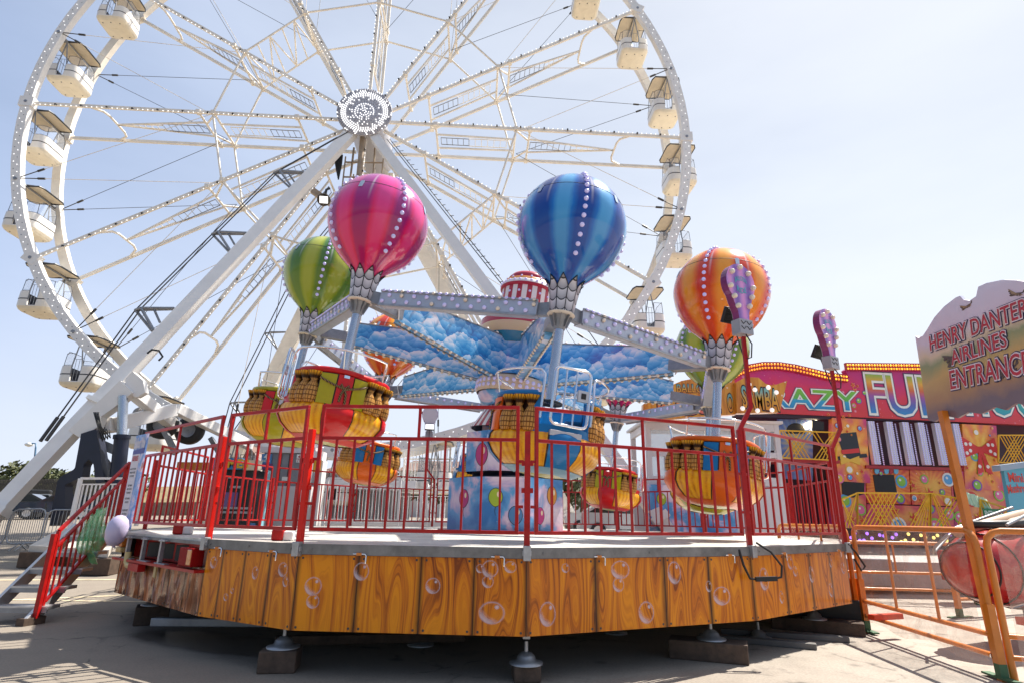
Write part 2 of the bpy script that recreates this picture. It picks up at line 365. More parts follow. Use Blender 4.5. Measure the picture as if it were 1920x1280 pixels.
DECK = mat('chequer_plate', (.62, .60, .55), .45, .25, var=.4, vs=1.6, bump=.0)
k = N(DECK); w_ = k.n('TexVoronoi'); w_.inputs['Scale'].default_value = 28; k.l(k.coord(), w_.inputs[0]); b_ = k.n('Bump'); b_.inputs['Strength'].default_value = .4; b_.inputs['Distance'].default_value = .01
k.l(w_.outputs['Distance'], b_.inputs['Height']); k.l(b_.outputs[0], k.b.inputs['Normal'])
FASC = mat('weathered_steel_edge', (.22, .215, .21), .5, .35, var=.45, vs=4)
plat = thing('ride_platform', 'round raised metal ride platform with airbrushed wood grain skirt and bubbles', 'ride platform', (0, 12.4, 0))
m = MB(); m.prism([(p.x, p.y) for p in PV], (V3((0, 0, DZ-.07)), V3((1, 0, 0)), V3((0, 1, 0)), V3((0, 0, 1))), .068)
m.build('deck', DECK, plat, True)
def edge(i):
    a, b = PV[i], PV[(i+1) % NV]; d = (b-a); L = d.length; d.normalize(); n = V3((d.y, -d.x, 0))
    return a, b, d, n, L
PL = {0: [.17, .16, .17, .16, .17, .17], 1: [.20, .25, .27, .28], 2: [.27, .275, .23, .225], 3: [.27, .30, .21, .22], 4: [.30, .26, .23, .21]}
BUB = {1: [(.10, .80, .075, 1), (.3, .32, .05, .9), (.36, .42, .035, 1), (.58, .70, .06, 1.3), (.86, .78, .085, 1), (.9, .62, .05, 1.2)],
       2: [(.08, .58, .105, 1), (.085, .38, .08, 1), (.285, .79, .095, 1.1), (.60, .62, .09, 1), (.80, .86, .05, 1), (.843, .86, .10, 1), (.835, .69, .07, 1), (.93, .89, .075, .9), (.855, .29, .155, .8)],
       3: [(.08, .27, .11, 1.25), (.15, .87, .055, 1), (.375, .83, .14, .8), (.365, .62, .085, 1), (.48, .22, .12, 1.1), (.615, .77, .11, 1.3), (.775, .55, .055, 1.3), (.835, .40, .15, .8)],
       4: [(.10, .62, .13, 1.2), (.24, .30, .06, 1.5), (.36, .85, .09, 1.1), (.40, .70, .07, 1.1), (.565, .62, .09, 1.4), (.80, .80, .06, 1.3), (.76, .30, .09, 1.2), (.94, .68, .08, 1.2)]}
for i in range(NV):
    a, b, d, n, L = edge(i)
    # steel edge
    f = MB(); f.bar(a+V3((0, 0, DZ-.05))+n*.012, b+V3((0, 0, DZ-.05))+n*.012, .024, .10)
    if i < 6:
        for t in (.06, .5, .94):
            f.disc(a+d*L*t+n*.025+V3((0, 0, DZ-.05)), n, .012, 8, 0, .006)
    if i != 0: f.build('edge_channel', FASC, plat, True)
    # skirt: planks are painted on the sheet
    z1 = DZ-.105 if i else DZ-.33; z0 = DZ-.80; H = z1-z0
    f = MB(); fr = PL.get(i, [.25]*4); t = 0
    ins = -.01
    for q, w in enumerate(fr):
        p0, p1 = a+d*L*t+n*ins, a+d*L*(t+w)+n*ins; idn = 10*(i*7+q*3+1)
        NS = 6 if i == 0 else 1
        for s_ in range(NS):
            e0, e1 = p0.lerp(p1, s_/NS), p0.lerp(p1, (s_+1)/NS)
            bz = V3((0, 0, .03*sin((t+w*s_/NS)*9))) if i == 0 else V3((0, 0, 0)); bz1 = V3((0, 0, .03*sin((t+w*(s_+1)/NS)*9))) if i == 0 else bz
            u0, u1 = idn+w*L*s_/NS, idn+w*L*(s_+1)/NS
            f.add([e0+V3((0, 0, z0)), e1+V3((0, 0, z0)), e1+V3((0, 0, z1))+bz1, e0+V3((0, 0, z1))+bz], [(0, 1, 2, 3)], 0, False,
                  [((u0, 0), (u1, 0), (u1, H), (u0, H))], [((s_/NS, 0), ((s_+1)/NS, 0), ((s_+1)/NS, 1), (s_/NS, 1))])
        if i in BUB or i == 0:
            for sx in (.05, w*L-.05):
                for zz in (z0+.03, z1-.03): f.disc(p0+d*sx+V3((0, 0, zz)), n, .012, 7, 2, .003)
        t += w
    f.add([a-n*.03+V3((0, 0, z0)), b-n*.03+V3((0, 0, z0)), b-n*.03+V3((0, 0, z1)), a-n*.03+V3((0, 0, z1))], [(3, 2, 1, 0)], 2)
    f.add([a+n*ins+V3((0, 0, z0)), b+n*ins+V3((0, 0, z0)), b-n*.03+V3((0, 0, z0)), a-n*.03+V3((0, 0, z0))], [(3, 2, 1, 0)], 2)
    for (tx, tz, r, asp) in BUB.get(i, []):
        r *= .86; c = a+d*L*tx+n*(ins+.003)+V3((0, 0, z0+H*tz)); K = 20
        pts = [c]+[c+d*r*cos(2*pi*j/K)+V3((0, 0, r*asp*sin(2*pi*j/K))) for j in range(K)]
        tri = [(0, 1+j, 1+(j+1) % K) for j in range(K)]
        cs = lambda j: (cos(2*pi*j/K), sin(2*pi*j/K))
        f.add(pts, tri, 1, False, [((0, 0),)*3]*K, [((0, 0), cs(j), cs(j+1)) for j in range(K)])
    f.build('skirt_panel', [WOOD if i else WOODR, bb, CABLE], plat, True)
    if 0 < i < 6:
        for t in ((.30, .9) if i != 1 else (.2, .8)):
            p = a+d*L*t+n*.03+V3((0, 0, z1+.005))
            f = MB(); f.tube([p-d*.12+V3((0, 0, .012)), p+V3((0, 0, .012)), p+V3((0, 0, -.005))+d*.012, p+V3((0, 0, -.075))+d*.008], .008, 6)
            f.box(p-d*.06+V3((0, 0, .012)), (.05, .03, .026), 1); f.build('latch', [CHROME, ORANGE], plat, True)
for v in range(1, 7):
    p = PV[v]; n = (p-CEN); n.z = 0; n.normalize()
    f = MB(); f.box(p+n*.03+V3((0, 0, DZ-.05)), (.075, .075, .14), 0, Matrix.Rotation(atan2(n.y, n.x), 3, 'Z')); f.build('corner_bracket', GALV, plat, True, .006)
# jack legs
JK = [(.19, 6.38, .14), (-2.28, 6.62, .20), (-1.05, 7.9, .0), (2.35, 7.42, .20), (-5.02, 9.05, .24), (4.45, 9.25, .17), (1.5, 8.9, .0), (3.4, 8.7, .0)]
for jx, jy, bz in JK:
    f = MB(); f.box((jx, jy, bz+.10+(DZ-.1-bz-.1)/2+.06), (.075, .075, DZ-.1-bz-.22)); f.tube([(jx, jy, bz+.08), (jx, jy, bz+.2)], .02, 8)
    j = f.build('jack_leg', GALV, plat, True, .006)
    f = MB(); f.lathe([(.165, 0), (.165, .016), (.10, .028), (.085, .07), (.05, .10), (.02, .11)], 20, 0, Matrix.Translation((jx, jy, bz)), capt=True, capb=True); f.build('foot_plate', GALV, j, True)
PLANK = mat('grey_plank', (.16, .15, .14), .8, var=.3)
def timber(name, label, c, d, rz, grp='timber packing under the ride'):
    t = thing(name, label, 'timber block', (c[0], c[1], 0), grp, Matrix.Translation((c[0], c[1], 0)) @ Matrix.Rotation(rz, 4, 'Z'))
    f = MB(); f.box((0, 0, d[2]/2), d); f.build('beam', TIMBER, t, False, .012); return t
def oneblock(label, c, d, rz, z=0.0, col=None):
    f = MB(); f.box((0, 0, d[2]/2+z), d); o = f.build('timber_block', col or TIMBER, None, False, .012); o.location = (c[0], c[1], 0); o.rotation_euler.z = rz
    return tag(o, label, 'timber block', 'timber packing under the ride')
oneblock('square dark timber block under the front left jack leg', (-2.29, 6.60), (.36, .34, .20), .15)
oneblock('dark timber block under the middle front jack leg', (.19, 6.38), (.26, .26, .14), .1)
oneblock('long thick split timber beam under the front right jack leg', (2.3, 7.40), (.85, .34, .20), -.35)
oneblock('timber block under the jack leg behind the sagging brown skirt', (-5.02, 9.05), (.42, .36, .24), .5)
oneblock('wide timber plank under the jack leg at the right end of the ride', (4.5, 9.3), (1.2, .35, .17), -.5)
oneblock('black timber stack beneath the right end of the wooden skirt', (4.75, 9.75), (1.3, .5, .42), -.4, 0, BLACK)
oneblock('long grey flat bar lying in the shade under the left skirt', (-3.45, 8.2), (2.1, .12, .1), .05, .12, GREYM)
oneblock('upper of the two thin grey planks lying on the ground under the right skirt', (3.75, 8.75), (1.6, .12, .07), -.32, 0, PLANK)
oneblock('lower of the two thin grey planks lying nearer the long split beam', (3.2, 8.3), (1.4, .12, .07), -.42, 0, PLANK)
oneblock('brown timber beam lying deep under the middle of the platform', (-1.6, 7.7), (2.2, .1, .1), .2, .05)
# trailer end with its lamps
a, b, d, n, L = edge(0)
f = MB(); f.bar(a-n*.18+V3((0, 0, DZ-.2)), b-n*.18+V3((0, 0, DZ-.2)), .03, .26); f.bar(a+V3((0, 0, DZ-.345)), b+V3((0, 0, DZ-.345)), .2, .03); f.bar(a+V3((0, 0, DZ-.05)), b+V3((0, 0, DZ-.05)), .06, .035, mi=1)
for t in (.3, .48, .64): f.box(a+d*L*t-n*.16+V3((0, 0, DZ-.2)), (.16, .12, .18), 2)
f.build('rear_beam', [RED, FASC, BLACK], plat, True)
LAMPR = mat('red_lamp_lens', (.26, .004, .004), .5, spec=.1); LAMPA = mat('amber_lamp_lens', (.6, .2, .03), .15, coat=.6); BRASS = mat('yellowed_plastic', (.55, .42, .18), .4)
Mz = Matrix.Rotation(atan2(d.y, d.x), 3, 'Z')
f = MB(); f.box(a+d*L*.89+n*.03+V3((0, 0, DZ-.205)), (.36, .14, .20), 0, Mz); f.box(a+d*L*.93+n*.095+V3((0, 0, DZ-.205)), (.12, .02, .17), 1, Mz); f.build('tail_light', [LAMPR, LAMPA], plat, True, .02)
f = MB(); f.box(a+d*L*.05+n*.03+V3((0, 0, DZ-.13)), (.2, .12, .12), 0, Mz); f.box(a+d*L*.05+n*.03+V3((0, 0, DZ-.23)), (.2, .12, .07), 1, Mz); f.build('tail_light', [LAMPA, BRASS], plat, True, .015)
for t in (.15, .36, .58):
    p = a+d*L*t+n*.05; f = MB(); f.box(p+V3((0, 0, DZ-.18)), (.045, .05, .28), 0, Mz); f.box(p+d*.07+V3((0, 0, DZ-.33)), (.34, .06, .022), 0, Mz); f.box(p+d*.03+V3((0, 0, DZ-.06)), (.2, .06, .02), 0, Mz); f.build('bracket', GALV, plat, True, .004)
p = a+d*L*.2+n*.08
f = MB(); f.tube([p+V3((0, 0, DZ-.24)), p+V3((0, 0, DZ-.36)), p+d*.06+V3((0, 0, DZ-.4)), p+d*.22+V3((0, 0, DZ-.41))], .04, 10); f.box(p+d*.4+V3((0, 0, DZ-.41)), (.36, .09, .09), 1, Mz); f.build('coupling', [BRASS, RED], plat, True)
for q, (t, zz) in enumerate(((.52, -.42),)):
    f = MB(); f.box(a+d*L*t+n*.02+V3((0, 0, DZ-.43)), (.07, .02, .14), 0, Mz); f.build('bracket', BRASS, plat, True)

# ------------------------------------------------------------------ red railings round the deck
bal = {}
def baluster(h):
    f = MB(); f.box((0, 0, h/2), (.022, .022, h)); return f
BZ = DZ+.14; MZ = DZ+1.06; TZ = DZ+1.40
bm = None
fronts = {0: 'red railing panel over the tail lights at the left end of the deck', 1: 'narrow red railing panel on the front left corner of the deck', 2: 'wide red railing panel in front of the pink balloon car', 3: 'wide red railing panel in front of the blue balloon car',
          4: 'red railing panel on the right front with the lamp sign at each end', 5: 'red railing panel turned side on at the far right of the deck', 6: 'red railing panel at the back right of the deck, seen through the front bars'}
for i in range(NV):
    if i == NV-1: continue                      # the stairs come up here
    a, b, d, n, L = edge(i); g_ = .085; a2, b2 = a+d*g_, b-d*g_; l = L-2*g_
    if i < 7: lab = fronts[i]
    else: lab = 'red railing at the back of the deck behind the %s' % {7: 'orange balloon car', 8: 'green balloon car', 9: 'red and yellow basket', 10: 'drum, right half', 11: 'drum, left half', 12: 'left orange basket', 13: 'white gateway column', 14: 'top of the entrance stairs'}[i]
    t = thing('deck_railing', lab, 'railing', (a2.x, a2.y, BZ), 'red railing panels round the deck', Matrix.Translation((a2.x, a2.y, BZ)) @ Matrix.Rotation(atan2(d.y, d.x), 4, 'Z'))
    f = MB(); q = .036
    f.box((l/2, 0, 0), (l, q, q)); f.box((l/2, 0, MZ-BZ), (l-2*q, q, q)); f.box((l/2, 0, TZ-BZ), (l, q, q))
    for x_ in (q/2, l-q/2): f.box((x_, 0, (TZ-BZ)/2), (q, q, TZ-BZ-q))
    f.box((l/2, 0, (MZ+TZ)/2-BZ), (q*.8, q*.8, TZ-MZ-q))
    for x_ in (-.02, l+.02):
        for z_ in (.25, .7): f.box((x_, 0, z_), (.05, .02, .03))
    f.build('frame', RED, t, False, .004)
    K = max(4, round(l/.19))
    for j in range(1, K):
        if bm is None: o = baluster(MZ-BZ-q).build('baluster', RED, t); bm = o.data
        else: o = bpy.data.objects.new('baluster', bm); COL.objects.link(o); o.parent = t
        o.location = (l*j/K, 0, q/2)
pnames = {0: 'red post at the left end of the deck beside the rules board', 1: 'red post above the square red tail light', 2: 'red post on the deck corner in front of the pink balloon car', 3: 'red post on the middle front corner of the deck', 6: 'red post at the far right corner of the deck'}
for i in range(NV):
    if i in (4, 5, 11): continue
    p = PV[i]; n = (p-CEN); n.z = 0; n.normalize(); p = p-n*.0
    f = MB(); f.box((0, 0, .53), (.058, .058, 1.24)); f.box((0, 0, -.05), (.09, .09, .05), 1)
    for z_ in (.55, .82): f.box((0, 0, z_), (.12, .03, .05))
    o = f.build('railing_post', [RED if i not in (1, 2) else RED2, GALV], None, False, .004); o.location = (p.x, p.y, DZ); o.rotation_euler.z = atan2(n.y, n.x)+pi/2
    tag(o, pnames.get(i, 'red railing post on the back edge of the deck, seen between the front bars'), 'post', 'red railing posts on the deck')
# small cast clamps that sit on the deck
for i, (t, s_) in enumerate(((.42, 1), (.55, 1))):
    a, b, d, n, L = edge(i); p = a+d*L*t-n*.28
    o = MB().box((0, 0, .06), (.13, .1, .12)).box((.11, .02, .05), (.12, .09, .1), 1).build('rail_clamp', [RED, WHITE], None, False, .02); o.location = (p.x, p.y, DZ)
    tag(o, ['red clamp block standing on the deck above the tail light', 'red and white clamp block on the deck behind the narrow front railing'][i], 'clamp')

# ------------------------------------------------------------------ lamp signs on bent poles
SIGNF = mat('purple_sign_face', (.4, .15, .5), .35, coat=.3); k = N(SIGNF); gx = k.xyz(k.coord('Object'))[0]
s_ = k.math('MULTIPLY_ADD', k.math('SINE', k.math('MULTIPLY', gx, 33)), .5, .5); k.base(k.ramp(s_, [(0, (.22, .10, .42)), (.5, (.42, .20, .58)), (1, (.72, .28, .62))]))
SIGNE = mat('purple_sign_edge', (.22, .02, .13), .35, coat=.3, var=.3); SIGNB = mat('sign_back', (.62, .62, .68), .35); TEAL = mat('turquoise_lettering', (.06, .42, .52), .5)
CUFFM = mat('grey_cuff_paint', (.36, .36, .40), .4, var=.15)
def lampsign(label, base, bend, face, grp='balloon shaped lamp signs round the ride'):
    t = thing('lamp_sign', label, 'lamp sign', (base.x, base.y, DZ), grp)
    p0 = base+V3((0, 0, DZ-.09)); p1 = base+V3((0, 0, TZ-.02)); p2 = p1+V3(bend)+V3((0, 0, .28)); p3 = p2+V3((0, 0, .95))
    f = MB(); f.bar(p0, p1, .058, .058, (0, 1, 0)); f.bar(p1-V3((0, 0, .02)), p2+V3((0, 0, .02)), .05, .05, (0, 1, 0)); f.bar(p2, p3, .05, .05, (0, 1, 0)); f.build('pole', RED, t, True, .004)
    fn = V3((cos(face), sin(face), 0)); fx = V3((-sin(face), cos(face), 0)); up = V3((0, 0, 1))
    O = p3+V3((0, 0, .12))
    f = MB(); f.box(O, (.15, .23, .2), 0, Matrix.Rotation(face, 3, 'Z'))
    for z_ in (-.04, .03):
        for s in (-1, 1): f.tube([O+fn*.078+fx*s*.09+up*(z_+.04), O+fn*.078+fx*s*.05+up*z_, O+fn*.078+fx*s*.01+up*(z_+.04)], .006, 5, 1)
    f.build('cuff', [CUFFM, BLACK], t, True, .012)
    out = []
    for j in range(29):
        th = -pi/2+.42+(2*pi-.84)*j/28; out.append((.25*cos(th)*(1 if sin(th) > -.2 else 1+.0), .55+.27*sin(th)))
    out = [(-.085, .0)]+[(-.095, .12), (-.15, .26)]+[p for p in reversed(out) if p[1] > .36]+[(.15, .26), (.095, .12), (.085, 0)]
    fr = (O-fn*.06+up*.08, fx, up, fn)
    f = MB(); f.prism(out, fr, .11, 0, 1)
    f.prism([(x_*.97, y_*.985) for x_, y_ in out], (O-fn*.063+up*.085, fx, up, -fn), .004, 2)
    ff = (O+fn*.05+up*.69, fx, up, fn)
    text(f, 'BALLOON', ff, .2, .07, 3, .015, .006, shape=lambda a, b: (a, b-a*a*4)); text(f, 'RIDE', (ff[0]-up*.18, fx, up, fn), .16, .08, 3, .015, .006, shape=lambda a, b: (a, b+a*a*4))
    s = f.build('sign_panel', [SIGNF, SIGNE, SIGNB, TEAL], t, True)
    for x_, y_ in ((0, .77), (.14, .70), (-.15, .68), (.2, .5), (-.2, .47), (.16, .36), (-.15, .33), (.1, .22), (-.1, .2)):
        f = MB(); c = O+fn*.05+fx*x_+up*(.08+y_); f.disc(c, fn, .036, 10, 0, .03); f.bulb(c+fn*.03, fn, .034)
        o = f.build('bulb', BULBC, s, True)
    q = O-fn*.16+up*.22
    f = MB(); Mf = Matrix.Rotation(face, 3, 'Z') @ Matrix.Rotation(.5, 3, 'Y'); f.box(q, (.05, .3, .22), 0, Mf)
    for z_ in range(-3, 4): f.box(q+Mf @ V3((.03, 0, z_*.03)), (.02, .26, .006), 0, Mf)
    f.box(q+Mf @ V3((-.028, 0, 0)), (.008, .26, .18), 1, Mf)
    fl = f.build('floodlight', [BLACK, LED], t, True, .004)
    f = MB(); f.tube([q-up*.08, O-fn*.1-up*.1, O-fn*.05-up*.3, p3-up*.35], .009, 6); f.tube([O+fn*.05-up*.1, O+fn*.13-up*.25, O+fn*.1-up*.42, O-up*.42], .009, 6); f.build('cable', BLACK, t, True)
lampsign('nearer purple balloon shaped lamp sign in front of the orange balloon', PV[4]+V3((0, 0, 0)), (.2, .06, 0), -1.15)
lampsign('purple balloon shaped lamp sign standing against the sky right of the orange balloon', PV[5]+V3((0, 0, 0)), (.22, .08, 0), -1.0)
lampsign('far lamp sign at the back edge showing its pale grey rear and floodlight', PV[11]+V3((0, 0, 0)), (-.25, .05, 0), 1.75)
f = MB(); p = PV[4]; f.tube([p+V3((.06, -.04, DZ+.05)), p+V3((.2, -.1, DZ-.05)), p+V3((.3, -.12, DZ-.2)), p+V3((.28, -.12, DZ-.32)), p+V3((.1, -.12, DZ-.36)), p+V3((-.08, -.12, DZ-.34)), p+V3((-.14, -.12, DZ-.2)), p+V3((-.17, -.1, DZ-.03))], .014, 6)
f.bar(p+V3((-.02, -.13, DZ-.345)), p+V3((.22, -.13, DZ-.335)), .045, .05); tag(f.build('power_cable', BLACK), 'black power cable looped over the skirt below the right lamp post', 'cable')
f = MB(); p = PV[5]; f.tube([p+V3((.02, -.05, DZ)), p+V3((.1, -.08, DZ-.12)), p+V3((.2, -.08, DZ-.3)), p+V3((.14, -.08, DZ-.36)), p+V3((.06, -.08, DZ-.2))], .014, 6); tag(f.build('power_cable', BLACK), 'short black power cable hanging at the right corner of the deck', 'cable')

# ------------------------------------------------------------------ the ride's tower
TLT = R_(7.234); TLY = R_(.983)
nz_ = V3((sin(TLT), sin(TLY), 1)).normalized(); e1 = (V3((1, 0, 0))-nz_*nz_.x).normalized(); e2 = nz_.cross(e1)
HC = V3((.085, 12.37, 4.42)); RA = 4.425; PH = R_(8.489)
HM = Matrix(((e1.x, e2.x, nz_.x, HC.x), (e1.y, e2.y, nz_.y, HC.y), (e1.z, e2.z, nz_.z, HC.z), (0, 0, 0, 1)))
CLOUD = mat('painted_clouds', (.2, .4, .7), .28, coat=.4); k = N(CLOUD); P = k.coord()
# puffs: each painted cell is pale along its upper edge, like airbrushed cumulus
wv = k.n('TexNoise'); wv.inputs['Scale'].default_value = 9; wv.inputs['Detail'].default_value = 2; k.l(P, wv.inputs['Vector'])
def puff(scale, off, amt):
    ad = k.n('VectorMath', operation='MULTIPLY_ADD'); k.l(wv.outputs['Color'], ad.inputs[0]); ad.inputs[1].default_value = (amt,)*3
    a2 = k.n('VectorMath', operation='ADD'); k.l(P, a2.inputs[0]); a2.inputs[1].default_value = off; k.l(a2.outputs[0], ad.inputs[2])
    vv = k.n('TexVoronoi', feature='F1'); vv.inputs['Scale'].default_value = scale; k.l(ad.outputs[0], vv.inputs['Vector'])
    df = k.n('VectorMath', operation='SUBTRACT'); k.l(ad.outputs[0], df.inputs[0]); k.l(vv.outputs['Position'], df.inputs[1])
    return k.xyz(df.outputs[0])[2], vv.outputs['Distance']
h1, d1 = puff(3.0, (0, 0, 0), .10); h2, d2 = puff(6.5, (3, 1, 2), .05)
br = k.math('ADD', k.math('ADD', k.math('MULTIPLY', h1, 2.1), k.math('MULTIPLY', h2, 2.3)), k.math('MULTIPLY', k.math('SUBTRACT', k.noise(P, 1.0, 2), .5), .7))
k.base(k.ramp(k.math('ADD', br, .56), [(.0, (.02, .17, .50)), (.3, (.04, .30, .66)), (.6, (.16, .47, .80)), (.82, (.46, .66, .88)), (1, (.80, .80, .90))]))
FOG = mat('painted_sky_and_bubbles', (.2, .4, .7), .3, coat=.3); k = N(FOG); P = k.coord()
c = k.ramp(k.noise(P, 1.5, 4, .55, .6), [(.36, (.03, .20, .52)), (.5, (.12, .38, .70)), (.57, (.62, .50, .70)), (.66, (.85, .72, .80))])
st = k.ramp(k.vor(P, 9), [(.03, (1, 1, 1)), (.10, (0, 0, 0))]); k.base(k.mix(k.math('MULTIPLY', st, .6), c, (.8, .85, .95)))
STRIPE = mat('red_white_stripes', (.8, .1, .1), .35, coat=.3); k = N(STRIPE); u = k.xyz(k.uv('uv'))[0]
k.base(k.ramp(k.math('FRACT', u), [(.0, (.42, .02, .04)), (.46, (.42, .02, .04)), (.5, (.80, .77, .74)), (.97, (.80, .77, .74)), (1, (.42, .02, .04))]))
PINKW = mat('painted_rainbow_trim', (.7, .2, .2), .35, coat=.3); k = N(PINKW); v = k.xyz(k.uv('uv'))[1]
k.base(k.ramp(v, [(0, (.35, .02, .05)), (.07, (.78, .74, .70)), (.18, (.02, .22, .36)), (.40, (.70, .52, .32)), (.52, (.42, .03, .06)), (.66, (.80, .78, .78)), (.80, (.45, .02, .06)), (.95, (.75, .7, .66))], 'CONSTANT'))
tower = thing('balloon_ride', 'balloon ride tower with cloud painted arms, lighthouse top and painted centre drum', 'fairground ride', (-.05, 12.4, DZ))
BCOL = {'o': mat('balloon_art_orange', (.72, .30, .04), .4), 'g': mat('balloon_art_green', (.40, .55, .04), .4), 'b': mat('balloon_art_blue', (.07, .22, .45), .4), 'p': mat('balloon_art_pink', (.55, .04, .22), .4), 'c': mat('balloon_art_cyan', (.1, .5, .75), .4), 'k': mat('balloon_art_outline', (.02, .015, .02), .5), 'w': mat('balloon_art_shine', (.9, .75, .5), .4)}
BK = list(BCOL); BML = list(BCOL.values())
def balloon_art(f, O, ex, ey, en, r, col, m0):
    K = 22; sh = [(r*.78*sin(2*pi*j/K)*(1-.22*max(0, -cos(2*pi*j/K))**2), r*cos(2*pi*j/K)) for j in range(K)]
    f.prism([(x_*1.09, y_*1.07) for x_, y_ in sh], (O+en*.0, ex, ey, en), .003, m0+BK.index('k'))
    f.prism(sh, (O, ex, ey, en), .006, m0+BK.index(col))
    f.prism([(x_*.22+.3*r, y_*.3+.35*r) for x_, y_ in sh], (O, ex, ey, en), .009, m0+BK.index('w'))
    f.prism([(-.02*r, -r), (.05*r, -r), (-.05*r, -1.5*r), (.03*r, -2*r), (-.0*r, -2*r), (-.1*r, -1.5*r)], (O, ex, ey, en), .005, m0+BK.index('k'))
def ngon(rad, z0, z1, rz, c, art, name, sides=8):
    f = MB(); c = V3(c)
    P = [c+V3((rad*cos(rz+2*pi*j/sides), rad*sin(rz+2*pi*j/sides), 0)) for j in range(sides)]
    up = V3((0, 0, 1))
    f.add([p+up*z0 for p in P]+[p+up*z1 for p in P], [(j, (j+1) % sides, sides+(j+1) % sides, sides+j) for j in range(sides)]+[range(sides, 2*sides)], 0)
    for j in range(sides):
        a, b = P[j], P[(j+1) % sides]; ex = (b-a).normalized(); en = V3((ex.y, -ex.x, 0))
        if en.y > .6: continue
        for s_, t_, r_, cc in art[j % len(art)]:
            balloon_art(f, a.lerp(b, s_)+up*(z0+(z1-z0)*t_), ex, up, en, r_*1.25, cc, 1)
    f.build(name, [FOG]+BML, tower, True)
ART = [[(.3, .62, .13, 'g'), (.7, .3, .13, 'b')], [(.65, .68, .14, 'o'), (.28, .3, .12, 'p')], [(.35, .42, .12, 'g'), (.75, .65, .12, 'c')], [(.5, .6, .13, 'p')]]
ngon(1.22, DZ+.03, DZ+1.02, R_(-112), (-.08, 12.4, 0), ART, 'drum_base')
ngon(.86, DZ+1.16, DZ+1.95, R_(-112), (-.1, 12.4, 0), [[(.5, .62, .17, 'o')], [(.7, .4, .17, 'p')], [(.4, .6, .16, 'g')]], 'drum_top')
f = MB(); f.lathe([(1.0, DZ+1.02), (1.0, DZ+1.05), (.7, DZ+1.06), (.7, DZ+1.16)], 24, 0, Matrix.Translation((-.08, 12.4, 0))); f.lathe([(.46, DZ+1.9), (.42, DZ+2.5)], 20, 1, Matrix.Translation((-.16, 12.4, 0))); f.build('column', [NAVY, FOG], tower, True)
f = MB(); f.lathe([(1.36, DZ), (1.36, DZ+.05)], 16, 0, Matrix.Translation((-.08, 12.4, 0)), capt=True); f.build('base_frame', RED, tower, True)
f = MB(); f.lathe([(.78, -1.22), (.52, -.74), (.45, -.7)], 40, 0, HM, (26, 1)); f.lathe([(.76, -1.225), (.7, -1.22), (.45, -.8)], 40, 1, HM); f.build('awning', [STRIPE, DARK], tower, True)
f = MB(); f.lathe([(.5, -.72), (.66, -.66), (.74, -.52), (.74, -.46)], 36, 1, HM); f.lathe([(.78, -.46), (.80, -.42), (.80, -.18), (.78, -.14), (.4, -.02)], 36, 0, HM, (1, 1))
cl = f.build('collar', [mat('collar_cream', (.72, .55, .40), .4, var=.1), FOG], tower, True)
f = MB()
for j in range(36):
    for z_ in (-.36, -.25):
        th = 2*pi*j/36; nn = HM.to_3x3() @ V3((cos(th), sin(th), 0)); f.bulb(HM @ V3((.8*cos(th), .8*sin(th), z_)), nn, .045)
tag(f.build('bulb_ring', BULB, cl, True), kind='stuff')
f = MB(); f.lathe([(.74, -.1), (.70, .2), (.66, .72)], 12, 0, HM); f.build('hub_body', CLOUD, tower, True)
HL = HM @ Matrix.Translation((0, 0, -.50))
f = MB(); f.lathe([(.62, 1.05), (.66, 1.1), (.90, 1.25), (.93, 1.62), (.88, 1.66), (.5, 1.7)], 40, 0, HL); f.build('trim_ring', PINKW, tower, True)
f = MB(); f.lathe([(.5, 1.66), (.46, 1.98)], 36, 0, HL, (18, 1)); f.lathe([(.57, 1.98), (.57, 2.44)], 36, 0, HL, (16, 1)); f.lathe([(.46, 1.97), (.57, 1.98)], 36, 1, HL)
f.lathe([(.57, 2.44), (.62, 2.46), (.62, 2.50)], 36, 4, HL); f.lathe([(.62, 2.50), (.60, 2.58), (.56, 2.60)], 36, 2, HL); f.lathe([(.56, 2.60), (.54, 2.66), (.47, 2.69)], 36, 3, HL); f.lathe([(.47, 2.69), (.47, 2.76), (.40, 2.84), (.1, 2.86)], 36, 4, HL, capt=True)
lt = f.build('lighthouse_top', [STRIPE, WHITE, WHITE, mat('orange_cap', (.62, .22, .04), .4), mat('crimson_cap', (.40, .01, .05), .35)], tower, True)
f = MB()
for j in range(30):
    th = 2*pi*j/30; nn = HL.to_3x3() @ V3((cos(th), sin(th), 0)); f.bulb(HL @ V3((.61*cos(th), .61*sin(th), 2.55)), nn, .032)
    if j % 2: f.bulb(HL @ V3((.57*cos(th), .57*sin(th), 2.3)), nn, .03); f.bulb(HL @ V3((.53*cos(th), .53*sin(th), 2.67)), nn, .026)
tag(f.build('bulb_ring', BULB, lt, True), kind='stuff')
